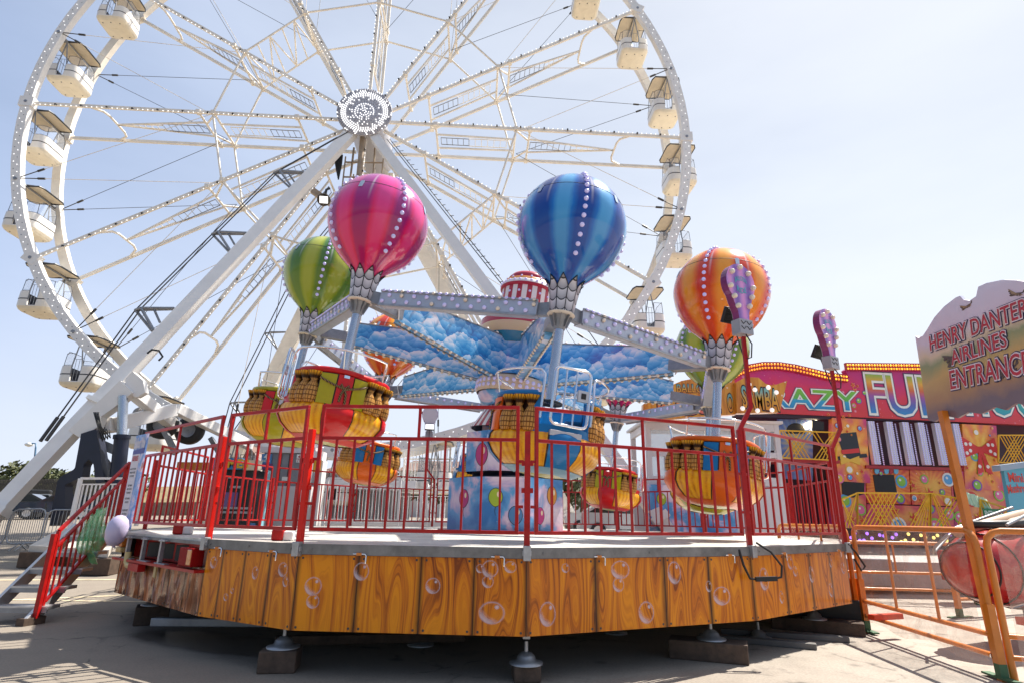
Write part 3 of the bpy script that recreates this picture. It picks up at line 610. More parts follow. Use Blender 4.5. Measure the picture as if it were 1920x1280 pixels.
# arms and the ring of lit beams
OFF = {0: (-.03, 0, -.09), 1: (-.07, 0, -.02), 2: (.05, 0, .09), 3: (.2, 0, 0), 4: (0, 0, 0), 5: (.08, 0, -.3), 6: (-.03, 0, .12), 7: (.08, 0, -.02)}
JJ = []
for q in range(8):
    t = PH+q*pi/4; JJ.append(HM @ V3((RA*sin(t), -RA*cos(t), 0))+V3(OFF[q]))
up = nz_
ARMW = mat('arm_underside', (.78, .70, .58), .45, var=.15)
for q in range(8):
    r = (JJ[q]-HC); r = (r-up*r.dot(up)); r.normalize(); s_ = up.cross(r); dz = (JJ[q]-HC).dot(up)
    a0 = HC+r*.55; a1 = HC+r*3.55
    f = MB(); pr = [(-.30, 1.0), (.02+dz, .56+dz)]
    P = []
    for o, zb, zt, w in ((a0, -.22, .70, .16), (a1, -.06+dz, .42+dz, .13)):
        P += [o-s_*w/2+up*zb, o+s_*w/2+up*zb, o+s_*w/2+up*zt, o-s_*w/2+up*zt]
    f.add(P, [(0, 4, 7, 3), (5, 1, 2, 6), (4, 5, 6, 7)], 0); f.add(P, [(3, 7, 6, 2)], 2); f.add(P, [(1, 5, 4, 0)], 0)
    for sg in (-1, 1):
        f.bar(a0+s_*sg*.085+up*.705, a1+s_*sg*.07+up*(.425+dz), .022, .022, up, 2); f.bar(a0+s_*sg*.085-up*.225, a1+s_*sg*.07+up*(-.065+dz), .022, .022, up, 2)
    f.box(HC+r*3.85+up*(.1+dz), (.7, .16, .2), 2, Matrix((r, s_, up)).transposed())
    f.tube([a1+s_*.07+up*(.38+dz), a1+s_*.11+r*.12+up*(.18+dz), a1+s_*.07+r*.03+up*(-.04+dz)], .012, 5, 3)
    A = f.build('arm', [CLOUD, ARMW, GREYM, WHITE], tower, True)
    f = MB()
    for j in range(19):
        x_ = (j+.5)/19
        for sg in (-1, 1):
            for zz in (x_*(-.07+dz)-(1-x_)*.235, None):
                if zz is None and j % 2: continue
                w = .09+(.075-.09)*x_; z_ = zz-.01 if zz is not None else x_*(.44+dz)+(1-x_)*.72
                f.bulb(a0.lerp(a1, x_)+s_*sg*w+up*z_, (up*(-1 if zz is not None else 1)+s_*sg*.9), .035)
    tag(f.build('bulb_strip', BULBC, A, True), kind='stuff')
BEAM = mat('beam_grey', (.48, .52, .60), .35, .4, var=.15)
for q in range(8):
    A_, B_ = JJ[q], JJ[(q+1) % 8]; d = (B_-A_).normalized(); mid = (A_+B_)/2; out = mid-HC; out = (out-up*out.dot(up)-d*out.dot(d)).normalized()
    u2 = d.cross(out); u2 = u2 if u2.dot(up) > 0 else -u2
    a = A_+d*.36-out*.06+up*.06; b = B_-d*.36-out*.06+up*.06
    f = MB(); f.bar(a, b, .20, .21, u2)
    f.bar(a+out*.1+u2*.118, b+out*.1+u2*.118, .035, .03, u2, 1); f.bar(a+out*.1-u2*.118, b+out*.1-u2*.118, .035, .03, u2, 1)
    f.bar(A_-out*.03+up*.10, a+d*.02, .1, .2, u2, 2); f.bar(b-d*.02, B_-out*.03+up*.10, .1, .2, u2, 2)
    bo = f.build('ring_beam', [BEAM, GALV, GREYM], tower, True)
    f = MB(); K = 24
    for j in range(K):
        c = a.lerp(b, (j+.5)/K); mi = 1 if j % 5 == 3 else 0
        f.bulb(c+out*.112+u2*(.05 if j % 2 else -.055), out, .036, mi)
        f.bulb(c+out*.125+u2*.118, (out+u2*.6), .03, mi)
        if j % 2: f.bulb(c-out*.11+u2*.03, -out, .036, mi)
    tag(f.build('bulb_strip', [BULB, BULBC], bo, True), kind='stuff')
# ------------------------------------------------------------------ balloon cars
def balloonmat(name, a, b, mid, lo, hi=None):
    m = mat(name, a, .22, coat=.65, spec=.2); k = N(m); P = k.coord(); x, y, z = k.xyz(P)[:3]
    w = k.math('MULTIPLY', k.math('SUBTRACT', k.noise(P, 2.2, 3, .6), .5), .9)
    th = k.math('ADD', k.math('MULTIPLY', k.math('ARCTAN2', y, x), 8.0), w)
    s = k.math('MULTIPLY_ADD', k.math('COSINE', th), -.5, .5)
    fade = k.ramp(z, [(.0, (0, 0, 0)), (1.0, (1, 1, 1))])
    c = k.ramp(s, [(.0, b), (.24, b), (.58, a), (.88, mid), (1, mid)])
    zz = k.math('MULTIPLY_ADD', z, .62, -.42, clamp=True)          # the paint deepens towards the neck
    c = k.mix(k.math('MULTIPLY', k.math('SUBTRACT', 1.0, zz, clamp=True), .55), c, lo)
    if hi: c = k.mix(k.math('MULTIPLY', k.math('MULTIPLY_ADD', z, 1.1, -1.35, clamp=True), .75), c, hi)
    # soft airbrushed streaks
    tk = k.math('ABSOLUTE', k.math('SUBTRACT', k.math('FRACT', k.math('MULTIPLY_ADD', k.math('ARCTAN2', y, x), 8/6.2832, .36)), .5))
    st = k.math('MULTIPLY', k.math('SUBTRACT', 1.0, k.math('MULTIPLY', tk, 22.0), clamp=True), k.math('SUBTRACT', 1.0, k.math('MULTIPLY', k.math('ABSOLUTE', k.math('SUBTRACT', z, 1.75)), 2.6), clamp=True))
    k.base(k.mix(k.math('MULTIPLY', st, .55), c, (.85, .80, .80)))
    return m
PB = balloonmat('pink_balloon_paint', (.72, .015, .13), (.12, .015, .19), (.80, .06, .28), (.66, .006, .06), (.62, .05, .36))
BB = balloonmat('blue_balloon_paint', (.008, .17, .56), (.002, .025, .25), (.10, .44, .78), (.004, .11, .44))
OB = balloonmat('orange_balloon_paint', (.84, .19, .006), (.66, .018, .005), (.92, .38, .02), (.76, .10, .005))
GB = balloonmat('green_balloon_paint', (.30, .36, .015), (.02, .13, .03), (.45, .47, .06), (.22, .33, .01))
CUFF = mat('cuff_scales', (.45, .45, .50), .4, coat=.1); k = N(CUFF); P = k.coord(); x, y, z = k.xyz(P)[:3]
th = k.math('MULTIPLY', k.math('ARCTAN2', y, x), 9/6.2832)
row = 0; fr_ = k.math('FRACT', th); ab = k.math('ABSOLUTE', k.math('SUBTRACT', fr_, .5))
ver = k.ramp(ab, [(.42, (1, 1, 1)), (.47, (0, 0, 0))])
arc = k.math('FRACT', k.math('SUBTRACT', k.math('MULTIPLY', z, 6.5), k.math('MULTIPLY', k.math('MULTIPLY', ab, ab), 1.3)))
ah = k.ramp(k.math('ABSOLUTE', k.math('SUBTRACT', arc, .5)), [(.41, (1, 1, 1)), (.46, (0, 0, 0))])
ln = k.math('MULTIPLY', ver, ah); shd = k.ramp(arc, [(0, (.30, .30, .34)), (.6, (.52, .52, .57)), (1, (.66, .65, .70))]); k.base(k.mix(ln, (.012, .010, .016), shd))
WICK = mat('wicker_orange', (.75, .35, .02), .35, coat=.25, spec=.3); k = N(WICK); u, v = k.xyz(k.uv('uv'))[:2]
n1 = k.noise(k.comb(k.math('MULTIPLY', u, 60), k.math('MULTIPLY', v, 3), 0.0), 1, 3, .6)
s = k.math('MULTIPLY_ADD', k.math('SINE', k.math('ADD', k.math('MULTIPLY', u, 6.2832*44), k.math('MULTIPLY', n1, 1.5))), .5, .5)
n4 = k.noise(k.comb(k.math('MULTIPLY', u, 160), k.math('MULTIPLY', v, 26), 0.0), 1, 2, .5)
q = k.math('ADD', k.math('ADD', k.math('MULTIPLY', s, .34), k.math('MULTIPLY', n1, .62)), k.math('MULTIPLY', n4, .22))
k.base(k.ramp(q, [(.22, (.36, .10, .003)), (.45, (.80, .31, .004)), (.75, (.92, .46, .008)), (1, (.94, .58, .04))]))
SACK = mat('sack_hessian', (.5, .25, .08), .4, spec=.2); k = N(SACK); u, v = k.xyz(k.uv('uv'))[:2]
fu = k.math('ABSOLUTE', k.math('SUBTRACT', k.math('FRACT', k.math('MULTIPLY', u, 15)), .5)); fv = k.math('ABSOLUTE', k.math('SUBTRACT', k.math('FRACT', k.math('MULTIPLY', v, 13)), .5))
top = k.math('GREATER_THAN', v, .64)
gl = k.math('MAXIMUM', k.ramp(fu, [(.33, (0, 0, 0)), (.43, (1, 1, 1))]), k.math('MULTIPLY', k.ramp(fv, [(.33, (0, 0, 0)), (.43, (1, 1, 1))]), k.math('SUBTRACT', 1.0, top)))
bs = k.mix(top, (.66, .33, .08), (.80, .38, .02)); gl = k.math('MULTIPLY', gl, .9)
bd = k.ramp(v, [(.0, (.25, .1, .02)), (.1, (.9, .9, .9)), (.57, (.8, .8, .8)), (.63, (.05, .03, .02)), (.66, (.05, .03, .02)), (.72, (.9, .9, .9)), (1, (1, 1, 1))])
mxx = k.n('Mix', data_type='RGBA', blend_type='MULTIPLY'); mxx.inputs[0].default_value = 1; k.l(k.mix(gl, bs, (.11, .032, .006)), mxx.inputs[6]); k.l(bd, mxx.inputs[7]); k.base(mxx.outputs[2])
def gl(name, c): return mat(name, c, .3, coat=.25, spec=.25, var=.06)
GRED, GOLIVE, GORG, GBLUE, GBROWN = gl('gloss_red', (.60, .006, .008)), gl('gloss_olive', (.42, .36, .006)), gl('gloss_orange', (.78, .13, .004)), gl('gloss_blue', (.008, .17, .44)), gl('gloss_brown', (.05, .022, .012))
SEAT = mat('pale_seat', (.72, .72, .76), .45); ROPE = mat('painted_rope', (.06, .035, .012), .5); k = N(ROPE); k.base(k.ramp(k.math('FRACT', k.math('MULTIPLY', k.math('ADD', k.xyz(k.coord())[0], k.math('ADD', k.xyz(k.coord())[1], k.xyz(k.coord())[2])), 28)), [(.5, (.015, .01, .008)), (.55, (.30, .17, .04))]))
PIPE = mat('steel_pole', (.52, .55, .60), .25, .85, var=.08, vs=4)
DECAL = mat('grey_hatch', (.42, .52, .66), .3)
def sph_r(z):                                   # balloon outline, z above the cuff's foot
    pr = [(.36, .215), (.42, .225), (.47, .245), (.53, .295), (.60, .375), (.68, .47), (.76, .553), (.85, .628), (.95, .693), (1.06, .746), (1.18, .789), (1.29, .815), (1.384, .824)]
    if z >= 1.384: return sqrt(max(0, .824**2-(z-1.384)**2))
    for (z0, r0), (z1, r1) in zip(pr, pr[1:]):
        if z <= z1: return r0+(r1-r0)*(z-z0)/(z1-z0)
def rx(az): return .70*(1+.045*cos(4*az))       # plan of the basket: a rounded square
def cyl(az, r, z): return V3((r*cos(az), r*sin(az), z))
def patch(f, a0, a1, z0, z1, rr, t, mi, n=8, prof=None):
    zs = prof or [(z0, 0), (z1, 0)]
    O, I = [], []
    for z, dr in zs:
        O.append([cyl(a0+(a1-a0)*j/n, rx(a0+(a1-a0)*j/n)+rr+dr+t, z) for j in range(n+1)]); I.append([cyl(a0+(a1-a0)*j/n, rx(a0+(a1-a0)*j/n)+rr+dr, z) for j in range(n+1)])
    f.rings(O, mi, True, False)
    for A, B in ((O[0], I[0]), (I[-1], O[-1])): f.rings([B, A], mi, False, False)
    f.rings([[r[0] for r in O], [r[0] for r in I]], mi, False, False); f.rings([[r[-1] for r in I], [r[-1] for r in O]], mi, False, False)
BOWL = [(-.47, .0), (-.54, .045), (-.66, .05), (-.77, -.02), (-.87, -.14), (-.95, -.33)]
def bowl_at(z):
    for (z0, d0), (z1, d1) in zip(BOWL, BOWL[1:]):
        if z >= z1: return d0+(d1-d0)*(z-z0)/(z1-z0)
    return BOWL[-1][1]
B_ = 1.331
bulbm = [None]
def balloon_car(label, q, gate, bm, rim, pA, pB, keel, detail=True, twist=0.0, inn=None):
    J = JJ[q]; M = Matrix.Translation(J) @ HM.to_3x3().to_4x4()
    t = thing('balloon_car', label, 'balloon ride car', group='balloon cars of the ride', M=M)
    f = MB(); zs = [.36, .42, .47, .50, .53, .56, .60, .64, .68, .72, .76, .80, .85, .90, .95, 1.0, 1.06, 1.12, 1.18, 1.24, 1.29, 1.34]+[1.384+.824*sin(R_(a)) for a in range(0, 90, 7)]+[2.2079]
    f.lathe([(max(.004, sph_r(z)), z) for z in zs], 48, 0, None, (1, 1), capb=False, capt=True)
    b = f.build('balloon', bm, t); b.rotation_euler.z = twist
    if detail:
        for s in range(4):
            az = s*pi/2
            for z, al in [(.74, R_(-44)), (.84, R_(-36)), (.95, R_(-28)), (1.07, R_(-21)), (1.195, R_(-14)), (1.32, R_(-6))]+[(1.384+.824*sin(R_(a)), R_(a)) for a in range(4, 86, 9)]:
                r = sph_r(z); nn = V3((cos(az)*cos(al), sin(az)*cos(al), sin(al))).normalized()
                f = MB(); f.disc(V3((0, 0, -.006)), (0, 0, 1), .034, 9, 0, .022); f.bulb(V3((0, 0, .014)), (0, 0, 1), .031)
                if bulbm[0] is None: o = f.build('bulb', BULB, b); bulbm[0] = o.data
                else: o = bpy.data.objects.new('bulb', bulbm[0]); COL.objects.link(o); o.parent = b
                o.matrix_basis = Matrix.Translation(cyl(az, r, z)) @ nn.to_track_quat('Z', 'Y').to_matrix().to_4x4()
        for az in (R_(38), R_(128), R_(218), R_(308)):
            f = MB()
            r = .824*cos(R_(20))+.002; z = 1.384+.824*sin(R_(20)); nn = V3((cos(az)*cos(R_(20)), sin(az)*cos(R_(20)), sin(R_(20)))); ex = V3((-sin(az), cos(az), 0)); ey = nn.cross(ex)
            f.prism([(-.03, -.07), (.03, -.07), (.035, .04), (.02, .075), (-.02, .075), (-.035, .04)], (cyl(az, r, z), ex, ey, nn), .006)
            f.build('hatch', DECAL, b)
        f = MB(); z = 1.384+.824*sin(R_(24)); r = .824*cos(R_(24)); f.tube([cyl(2*pi*j/60, r-.0015, z) for j in range(60)], .004, 5, closed=True); f.build('seam', BLACK, b)
    # cuff with its crown of petals
    f = MB(); n = 72; R = []
    for i in range(9):
        s = i/8; ring = []
        for j in range(n):
            az = 2*pi*j/n; fr = (az*9/(2*pi)) % 1; pet = 1-abs(fr-.5)*2
            zt = .36+.16*pet**.8; z = zt*s; r = .18+.04*s+.01*s*s
            r = max(r, (sph_r(z)+.008) if z > .37 else 0); ring.append(cyl(az, r, z))
        R.append(ring)
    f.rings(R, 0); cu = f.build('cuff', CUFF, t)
    f = MB(); f.rings([[p*1.004+V3((0, 0, .004)) for p in R[-1]], [V3((p.x*1.05, p.y*1.05, p.z+.012)) for p in R[-1]], [V3((p.x*1.03, p.y*1.03, p.z-.012)) for p in R[-1]]], 0); f.build('petal_edge', BLACK, cu)
    f = MB(); f.lathe([(.195, 0), (.205, -.015), (.18, -.03), (.05, -.03)], 28, 0); f.build('foot_ring', ARMW, cu)
    f = MB(); f.lathe([(.13, -.03), (.095, -.12), (.085, -.22), (.078, -.24)], 18, 1)
    for j in range(8): f.bar(cyl(j*pi/4, .15, -.03), cyl(j*pi/4, .085, -.2), .012, .05, (0, 0, 1), 1)
    f.lathe([(.072, -.2), (.072, -B_+.02)], 18, 0); f.lathe([(.17, -B_+.0), (.17, -B_+.03), (.072, -B_+.06)], 20, 2); f.build('pole', [PIPE, GREYM, BLACK], t)
    # basket, everything below in basket axes with the gate at azimuth 0
    G = bpy.data.objects.new('x', None)
    GM = Matrix.Translation((0, 0, -B_)) @ Matrix.Rotation(gate, 4, 'Z')
    def put(fb, nm, ms, par=t, bev=0):
        fb.v = [GM @ p for p in fb.v]; return fb.build(nm, ms, par, False, bev)
    n = 64; az = [2*pi*j/n for j in range(n)]
    f = MB(); f.rings([[cyl(a, rx(a)+d, z) for a in az] for z, d in BOWL[::-1]], 0, True, True, (1, 1)); f.rings([[cyl(a, rx(a)-.33, -.95) for a in az], [cyl(a, .06, -.99) for a in az]][::-1], 1); bo = put(f, 'wicker_bowl', [WICK, GOLIVE])
    f = MB()
    for c0 in (0, R_(103), pi, R_(257)):
        pr = [(z, d) for z, d in BOWL]; w = R_(15)
        patch(f, c0-w-.03, c0+w+.03, 0, 0, .004, .006, 1, 6, pr); patch(f, c0-w, c0+w, 0, 0, .006, .014, 0, 6, pr)
    K2 = [[cyl(a, rx(a)+bowl_at(-.90)+.02, -.90) for a in az], [cyl(a, rx(a)+bowl_at(-.94)+.03, -.945) for a in az], [cyl(a, rx(a)-.36, -.97) for a in az]]
    f.rings(K2[::-1], 2); put(f, 'strap', [rim, GBROWN, keel or rim], bo)
    f = MB(); g0 = R_(31); m_ = 56; aa = [g0+(2*pi-2*g0)*j/(m_-1) for j in range(m_)]
    f.rings([[cyl(a, rx(a)-.045, -.5) for a in aa], [cyl(a, rx(a)-.045, .0) for a in aa]], 0, True, False); f.rings([[cyl(a, rx(a)-.10, 0.0) for a in aa], [cyl(a, rx(a)-.12, -.5) for a in aa]], 1, True, False)
    f.rings([[cyl(a, .02, -.5) for a in az], [cyl(a, rx(a)-.03, -.5) for a in az]], 1); f.rings([[cyl(a, rx(a)-.12, -.22) for a in aa[3:-3]], [cyl(a, rx(a)-.42, -.22) for a in aa[3:-3]], [cyl(a, rx(a)-.42, -.5) for a in aa[3:-3]]], 2, False, False)
    put(f, 'basket_wall', [GBROWN, inn or rim, SEAT])
    # moulded rim, dipping into the doorway
    def rimpt(a):
        d = min(abs(a), 2*pi-abs(a)); 
        return d
    f = MB(); R = []
    path = [(g0-.02, -.50), (g0-.005, -.25), (g0, -.08)]+[(a, 0.0) for a in aa[1:-1]]+[(2*pi-g0, -.08), (2*pi-g0+.005, -.25), (2*pi-g0+.02, -.50)]
    pts = [cyl(a, rx(a)-.03, z) for a, z in path]; f.tube(pts, .048, 10)
    patch(f, -g0, g0, -.56, -.40, -.05, .07, 0, 10); patch(f, -g0-.1, -g0+.05, -.5, -.0, -.04, .06, 0, 3); patch(f, g0-.05, g0+.1, -.5, -.0, -.04, .06, 0, 3); put(f, 'rim', rim)
    f = MB(); f.box((.735, 0, -.50), (.06, .42, .07)); put(f, 'step_plate', ALU, t, .006)
    # luggage panels
    for c0 in (R_(103), R_(257)):
        f = MB(); w = R_(27)
        patch(f, c0-w-.03, c0+w+.03, -.51, -.045, .0, .012, 2, 10)
        patch(f, c0-w, c0-w*.36, -.49, -.06, .01, .022, 0, 5); patch(f, c0+w*.36, c0+w, -.49, -.06, .01, .022, 0, 5); patch(f, c0-w*.30, c0+w*.30, -.51, -.05, .01, .026, 1, 5)
        rr = lambda a: rx(a)+.045
        sw = [(c0+w*(s/6), -.13-.11*(1-(abs(s)/6)**1.6)) for s in range(-6, 7)]
        f.tube([cyl(a, rr(a), z) for a, z in sw], .017, 6, 3)
        for da, z1 in ((-.05, -.44), (.06, -.47)): f.tube([cyl(c0, rr(c0), -.25), cyl(c0+da*.8, rr(c0)+.01, -.33), cyl(c0+da, rr(c0), z1)], .018, 6, 3)
        for da in (-.07, .07): f.tube([cyl(c0, rr(c0), -.25), cyl(c0+da, rr(c0)+.02, -.19), cyl(c0+da*1.3, rr(c0)+.01, -.24), cyl(c0, rr(c0), -.26)], .015, 6, 3)
        patch(f, c0-.05, c0+.05, -.09, -.05, .03, .02, 4, 2); put(f, 'luggage_panel', [pA, pB, GBROWN, ROPE, CHROME])
    # sacks hung all round
    me = None
    for d in (38, 53, 67, 139, 153, 171, 189, 207, 221, 293, 307, 322):
        a = R_(d)
        if me is None:
            f = MB(); n_ = 20; pr = [(.02, -.50), (.075, -.495), (.105, -.44), (.115, -.36), (.10, -.28), (.06, -.205), (.043, -.18), (.07, -.13), (.11, -.06), (.118, -.045), (.06, -.06), (.02, -.06)]
            f.rings([[V3(((r*(1+(.08*cos(6*2*pi*j/n_) if z > -.15 else 0)))*cos(2*pi*j/n_), r*(1+(.08*cos(6*2*pi*j/n_) if z > -.15 else 0))*sin(2*pi*j/n_), z)) for j in range(n_)] for r, z in pr], 0)
            o = f.build('sack', SACK, t); me = o.data
        else: o = bpy.data.objects.new('sack', me); COL.objects.link(o); o.parent = t
        s = 1+random.uniform(-.06, .06); o.matrix_basis = GM @ Matrix.Translation(cyl(a, rx(a)+.005, 0)) @ Matrix.Rotation(a+random.uniform(-.3, .3), 4, 'Z') @ Matrix.Diagonal((s*.72, s*.95, 1, 1))
    # chrome gate and handrail
    f = MB(); X = .80; w = .24; z0, z1 = -.40, .33; c_ = .07; rc = []
    for (cx, cz, s0) in ((w-c_, z1-c_, 0), (-w+c_, z1-c_, 90), (-w+c_, z0+c_, 180), (w-c_, z0+c_, 270)): rc += [V3((X, cx+c_*cos(R_(s0+k*30)), cz+c_*sin(R_(s0+k*30)))) for k in range(4)]
    f.tube(rc, .02, 8, 0, True)
    for y_ in (-.09, .05): f.tube([(X, y_, z0), (X, y_, z1)], .013, 7)
    f.box((X+.01, .15, .0), (.05, .14, .14), 1); f.box((X+.037, .15, 0), (.02, .06, .07), 2); put(f, 'gate', [CHROME, ALU, BLACK])
    for s in (1, -1):
        f = MB(); a0 = s*R_(26); pp = [cyl(a0, .77, -.34), cyl(a0, .78, .0), cyl(a0, .77, .22), cyl(a0*1.15, .75, .29)]+[cyl(s*R_(d), .78+.02*cos(4*R_(d)), .30) for d in range(40, 150, 12)]+[cyl(s*R_(154), .72, .22), cyl(s*R_(156), .69, .02)]
        f.tube(pp, .017, 8); f.tube([cyl(s*R_(95), .78, .30), cyl(s*R_(98), .70, .0)], .011, 6); put(f, 'handrail', CHROME)
    return t
car = balloon_car
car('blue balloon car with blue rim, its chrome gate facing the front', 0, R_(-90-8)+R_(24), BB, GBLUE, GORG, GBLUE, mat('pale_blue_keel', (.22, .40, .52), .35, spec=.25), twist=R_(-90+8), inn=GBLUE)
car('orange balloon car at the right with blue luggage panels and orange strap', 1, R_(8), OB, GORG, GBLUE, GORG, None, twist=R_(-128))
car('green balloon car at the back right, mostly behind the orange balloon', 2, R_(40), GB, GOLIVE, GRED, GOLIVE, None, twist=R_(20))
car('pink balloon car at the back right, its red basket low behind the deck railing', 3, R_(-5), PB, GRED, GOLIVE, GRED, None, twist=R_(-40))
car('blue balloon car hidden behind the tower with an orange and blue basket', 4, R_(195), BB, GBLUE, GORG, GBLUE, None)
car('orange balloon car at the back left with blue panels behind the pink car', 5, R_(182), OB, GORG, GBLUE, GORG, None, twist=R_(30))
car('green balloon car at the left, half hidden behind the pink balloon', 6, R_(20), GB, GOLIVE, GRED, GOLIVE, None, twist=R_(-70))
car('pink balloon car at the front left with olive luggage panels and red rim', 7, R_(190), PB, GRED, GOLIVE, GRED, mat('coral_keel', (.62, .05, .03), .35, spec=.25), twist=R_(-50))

# ------------------------------------------------------------------ the big wheel
WC = V3((-7.172, 24, 19.68)); YAW = .0574; WR = 15.856
wn_ = V3((sin(YAW), -cos(YAW), 0)); wx_ = V3((cos(YAW), sin(YAW), 0)); wu = V3((0, 0, 1)); WD = 2.6
def wp(r, a, d=0.0): return WC+(wx_*cos(R_(a))+wu*sin(R_(a)))*r-wn_*d
wheel = thing('ferris_wheel', 'tall white ferris wheel filling the sky behind the balloon ride', 'ferris wheel', (WC.x, WC.y, 1))
for d in (0, WD):
    f = MB(); K = 96; R = []
    for j in range(K):
        a = 360*j/K; ro, ri = WR, WR-.40
        R.append([wp(ri, a, d-.15), wp(ro, a, d-.15), wp(ro, a, d+.15), wp(ri, a, d+.15)])
    f.rings(R, 0, False, True, loop=True)
    for j in range(12):
        f.box(wp(WR-.2, j*30, d), (.6, .36, .5), 0, Matrix.Rotation(-R_(j*30), 3, V3((wn_.x, wn_.y, 0))))
    rim = f.build('rim', WHITE if d == 0 else CREAM, wheel, True)
    if d == 0:
        f = MB()
        for j in range(520):
            a = 360*j/520
            r = WR-.12 if j % 2 else WR-.27; f.disc(wp(r, a, -.152), wn_, .019, 6, 0 if j % 3 else 1, .012)
        tag(f.build('rim_lights', [LED, GREYM], rim, True), kind='stuff')
sp = None
for j in range(12):
    a = j*30; f = MB(); up = wx_*-sin(R_(a))+wu*cos(R_(a))
    for d in (0, WD):
        f.bar(wp(1.0, a, d), wp(WR-.2, a, d), .11, .14, up)
    def link(r0, r1, mids=()):
        pts = [wp(r0, a, .05)]+[wp(r, a, d) for r, d in mids]+[wp(r1, a, WD-.05)]; f.tube(pts, .055, 7)
    link(3.3, 3.3); link(7.2, 7.2); link(7.9, 7.9)
    link(12.9, 12.9, ((12.45, .35), (12.35, .7), (12.35, 1.9), (12.45, 2.25)))
    for s in (.75, WD-.75):
        f.bar(wp(3.3, a, s), wp(7.2, a, s*.85+WD*.075), .06, .08, up); f.bar(wp(7.9, a, s), wp(12.3, a, WD/2), .06, .08, up)
    f.tube([wp(7.2, a, 0.1), wp(7.9, a, .9)], .05, 6); f.tube([wp(7.2, a, WD-.1), wp(7.9, a, WD-.9)], .05, 6)
    for r in (3.3, 7.2, 7.9): f.box(wp(r, a, 0), (.2, .24, .18)); f.box(wp(r, a, WD), (.2, .24, .18))
    s_ = f.build('spoke', CREAM, wheel, True)
    for r0, r1, gap, nm in ((3.5, 4.9, .55, GREYM), (8.0, 10.1, .55, GREYM), (4.9, 6.8, .6, CREAM), (10.1, 11.6, .3, CREAM)):
        f = MB(); K = max(3, int((r1-r0)/.28)); c0 = WD/2
        for s in (-1, 1): f.tube([wp(r0, a, c0+s*gap/2)+up*.02, wp(r1, a, c0+s*(gap/2 if r0 < 10 else .1))+up*.02], .022, 5)
        for q in range(K+1):
            r = r0+(r1-r0)*q/K; g2 = gap/2 if r0 < 10 else gap/2+(.1-gap/2)*q/K; f.tube([wp(r, a, c0-g2)+up*.02, wp(r, a, c0+g2)+up*.02], .016, 5)
        f.build('ladder', nm, s_, True)
    f = MB()
    for q in range(60): f.disc(wp(1.6+q*.232, a, -.075)+up*.075, (wn_+up*.8), .021, 6, 0, .02); 
    for q in range(0, 84, 7): f.box(wp(1.65+q*.165, a, -.1)+up*.06, (.07, .07, .07), 1)
    tag(f.build('spoke_lights', [LED, CABLE], s_, True), kind='stuff')
for j in range(12):
    a, b = j*30, j*30+30
    for d in (0, WD):
        f = MB(); f.tube([wp(7.25, a, d), wp(7.25, b, d)], .05, 7); f.build('ring_strut', CREAM, wheel, True)
    if j in (4, 10):
        f = MB()
        for q in range(5):
            p = lambda t, d: wp(7.25, a, d).lerp(wp(7.25, b, d), t)
            f.tube([p(q/5, 0 if q % 2 else WD), p((q+1)/5, WD if q % 2 else 0)], .04, 6); f.tube([p(q/5, 0), p(q/5, WD)], .04, 6)
        f.build('brace', CREAM, wheel, True)
for j in range(12):
    for d in (-.12, WD+.12):
        for e in (-15, 15):
            A = wp(WR-.25, j*30+15, d); B = wp(7.35, j*30+15+e, d*.6+.4 if d > 1 else .1)
            f = MB(); f.tube([A, B], .013, 5, 1 if d < 0 else 0, cap=False); f.tube([A, A.lerp(B, .1)], .022, 6); f.tube([A.lerp(B, .1), A.lerp(B, .135)], .05, 6); f.build('cable', [CABLE, CABLEW], wheel, True)
# hub
f = MB(); HB = Matrix(((wx_.x, 0, wn_.x, WC.x), (wx_.y, 0, wn_.y, WC.y), (0, 1, 0, WC.z), (0, 0, 0, 1)))
f.lathe([(.9, -WD-.7), (.9, .5), (1.24, .55), (1.29, .6), (1.29, .68), (.02, .70)], 48, 0, HB); hub = f.build('hub', mat('hub_face', (.48, .48, .52), .4, .2), wheel, True)
f = MB()
for i, (r, n) in enumerate(((.08, 5), (.2, 12), (.32, 18), (.44, 25), (.58, 32), (.70, 38), (.80, 44), (.90, 50), (.99, 56), (1.08, 60), (1.17, 66), (1.26, 72))):
    for j in range(n):
        lit = (i < 4 and random.random() < .85) or (7 <= i <= 9 and random.random() < .9) or random.random() < .25
        f.disc(HB @ V3((r*cos(2*pi*j/n+i), r*sin(2*pi*j/n+i), .68)), wn_, .027, 6, 0 if lit else 1, .035)
tag(f.build('hub_lights', [LED, mat('lamp_off', (.42, .42, .46), .3)], hub, True), kind='stuff')
# legs
def leg(a, b, w0, w1, m, nm='leg', flange=True):
    f = MB(); a, b = V3(a), V3(b); f.bar(a, b, w0, .36, wn_, 0, w1, .40)
    if flange: f.bar(a.lerp(b, .06), a.lerp(b, .07), w1*1.2, .6, wn_)
    for t in (.235,): f.bar(a.lerp(b, t), a.lerp(b, t+.006), (w0+(w1-w0)*t)*1.2, .6, wn_)
    return f.build(nm, m, wheel, True)
FT = WC+wn_*.36
LB = FT+V3((-.55, 0, -.9)); LA = at(128, 815, 17.6); LA = LB+(LA-LB)*((.3-LB.z)/(LA.z-LB.z))
leg(LA, LB, .38, .52, WHITE)
RA_ = V3((5.2, 17.6, .35)); RB_ = FT+V3((.55, 0, -1.2)); leg(RA_, RB_, .36, .44, WHITE)
BT = WC-wn_*(WD+1.1)
leg(V3((-16.2, 32, .7)), BT+V3((-.4, 0, -1)), .85, .65, CREAM); leg(V3((3.6, 32, .7)), BT+V3((.4, 0, -1)), .85, .65, CREAM)
f = MB(); f.bar(BT+V3((-.9, 0, -1.1)), BT+V3((.9, 0, -1.1)), .6, .9); f.build('bearing', CREAM, wheel, True)
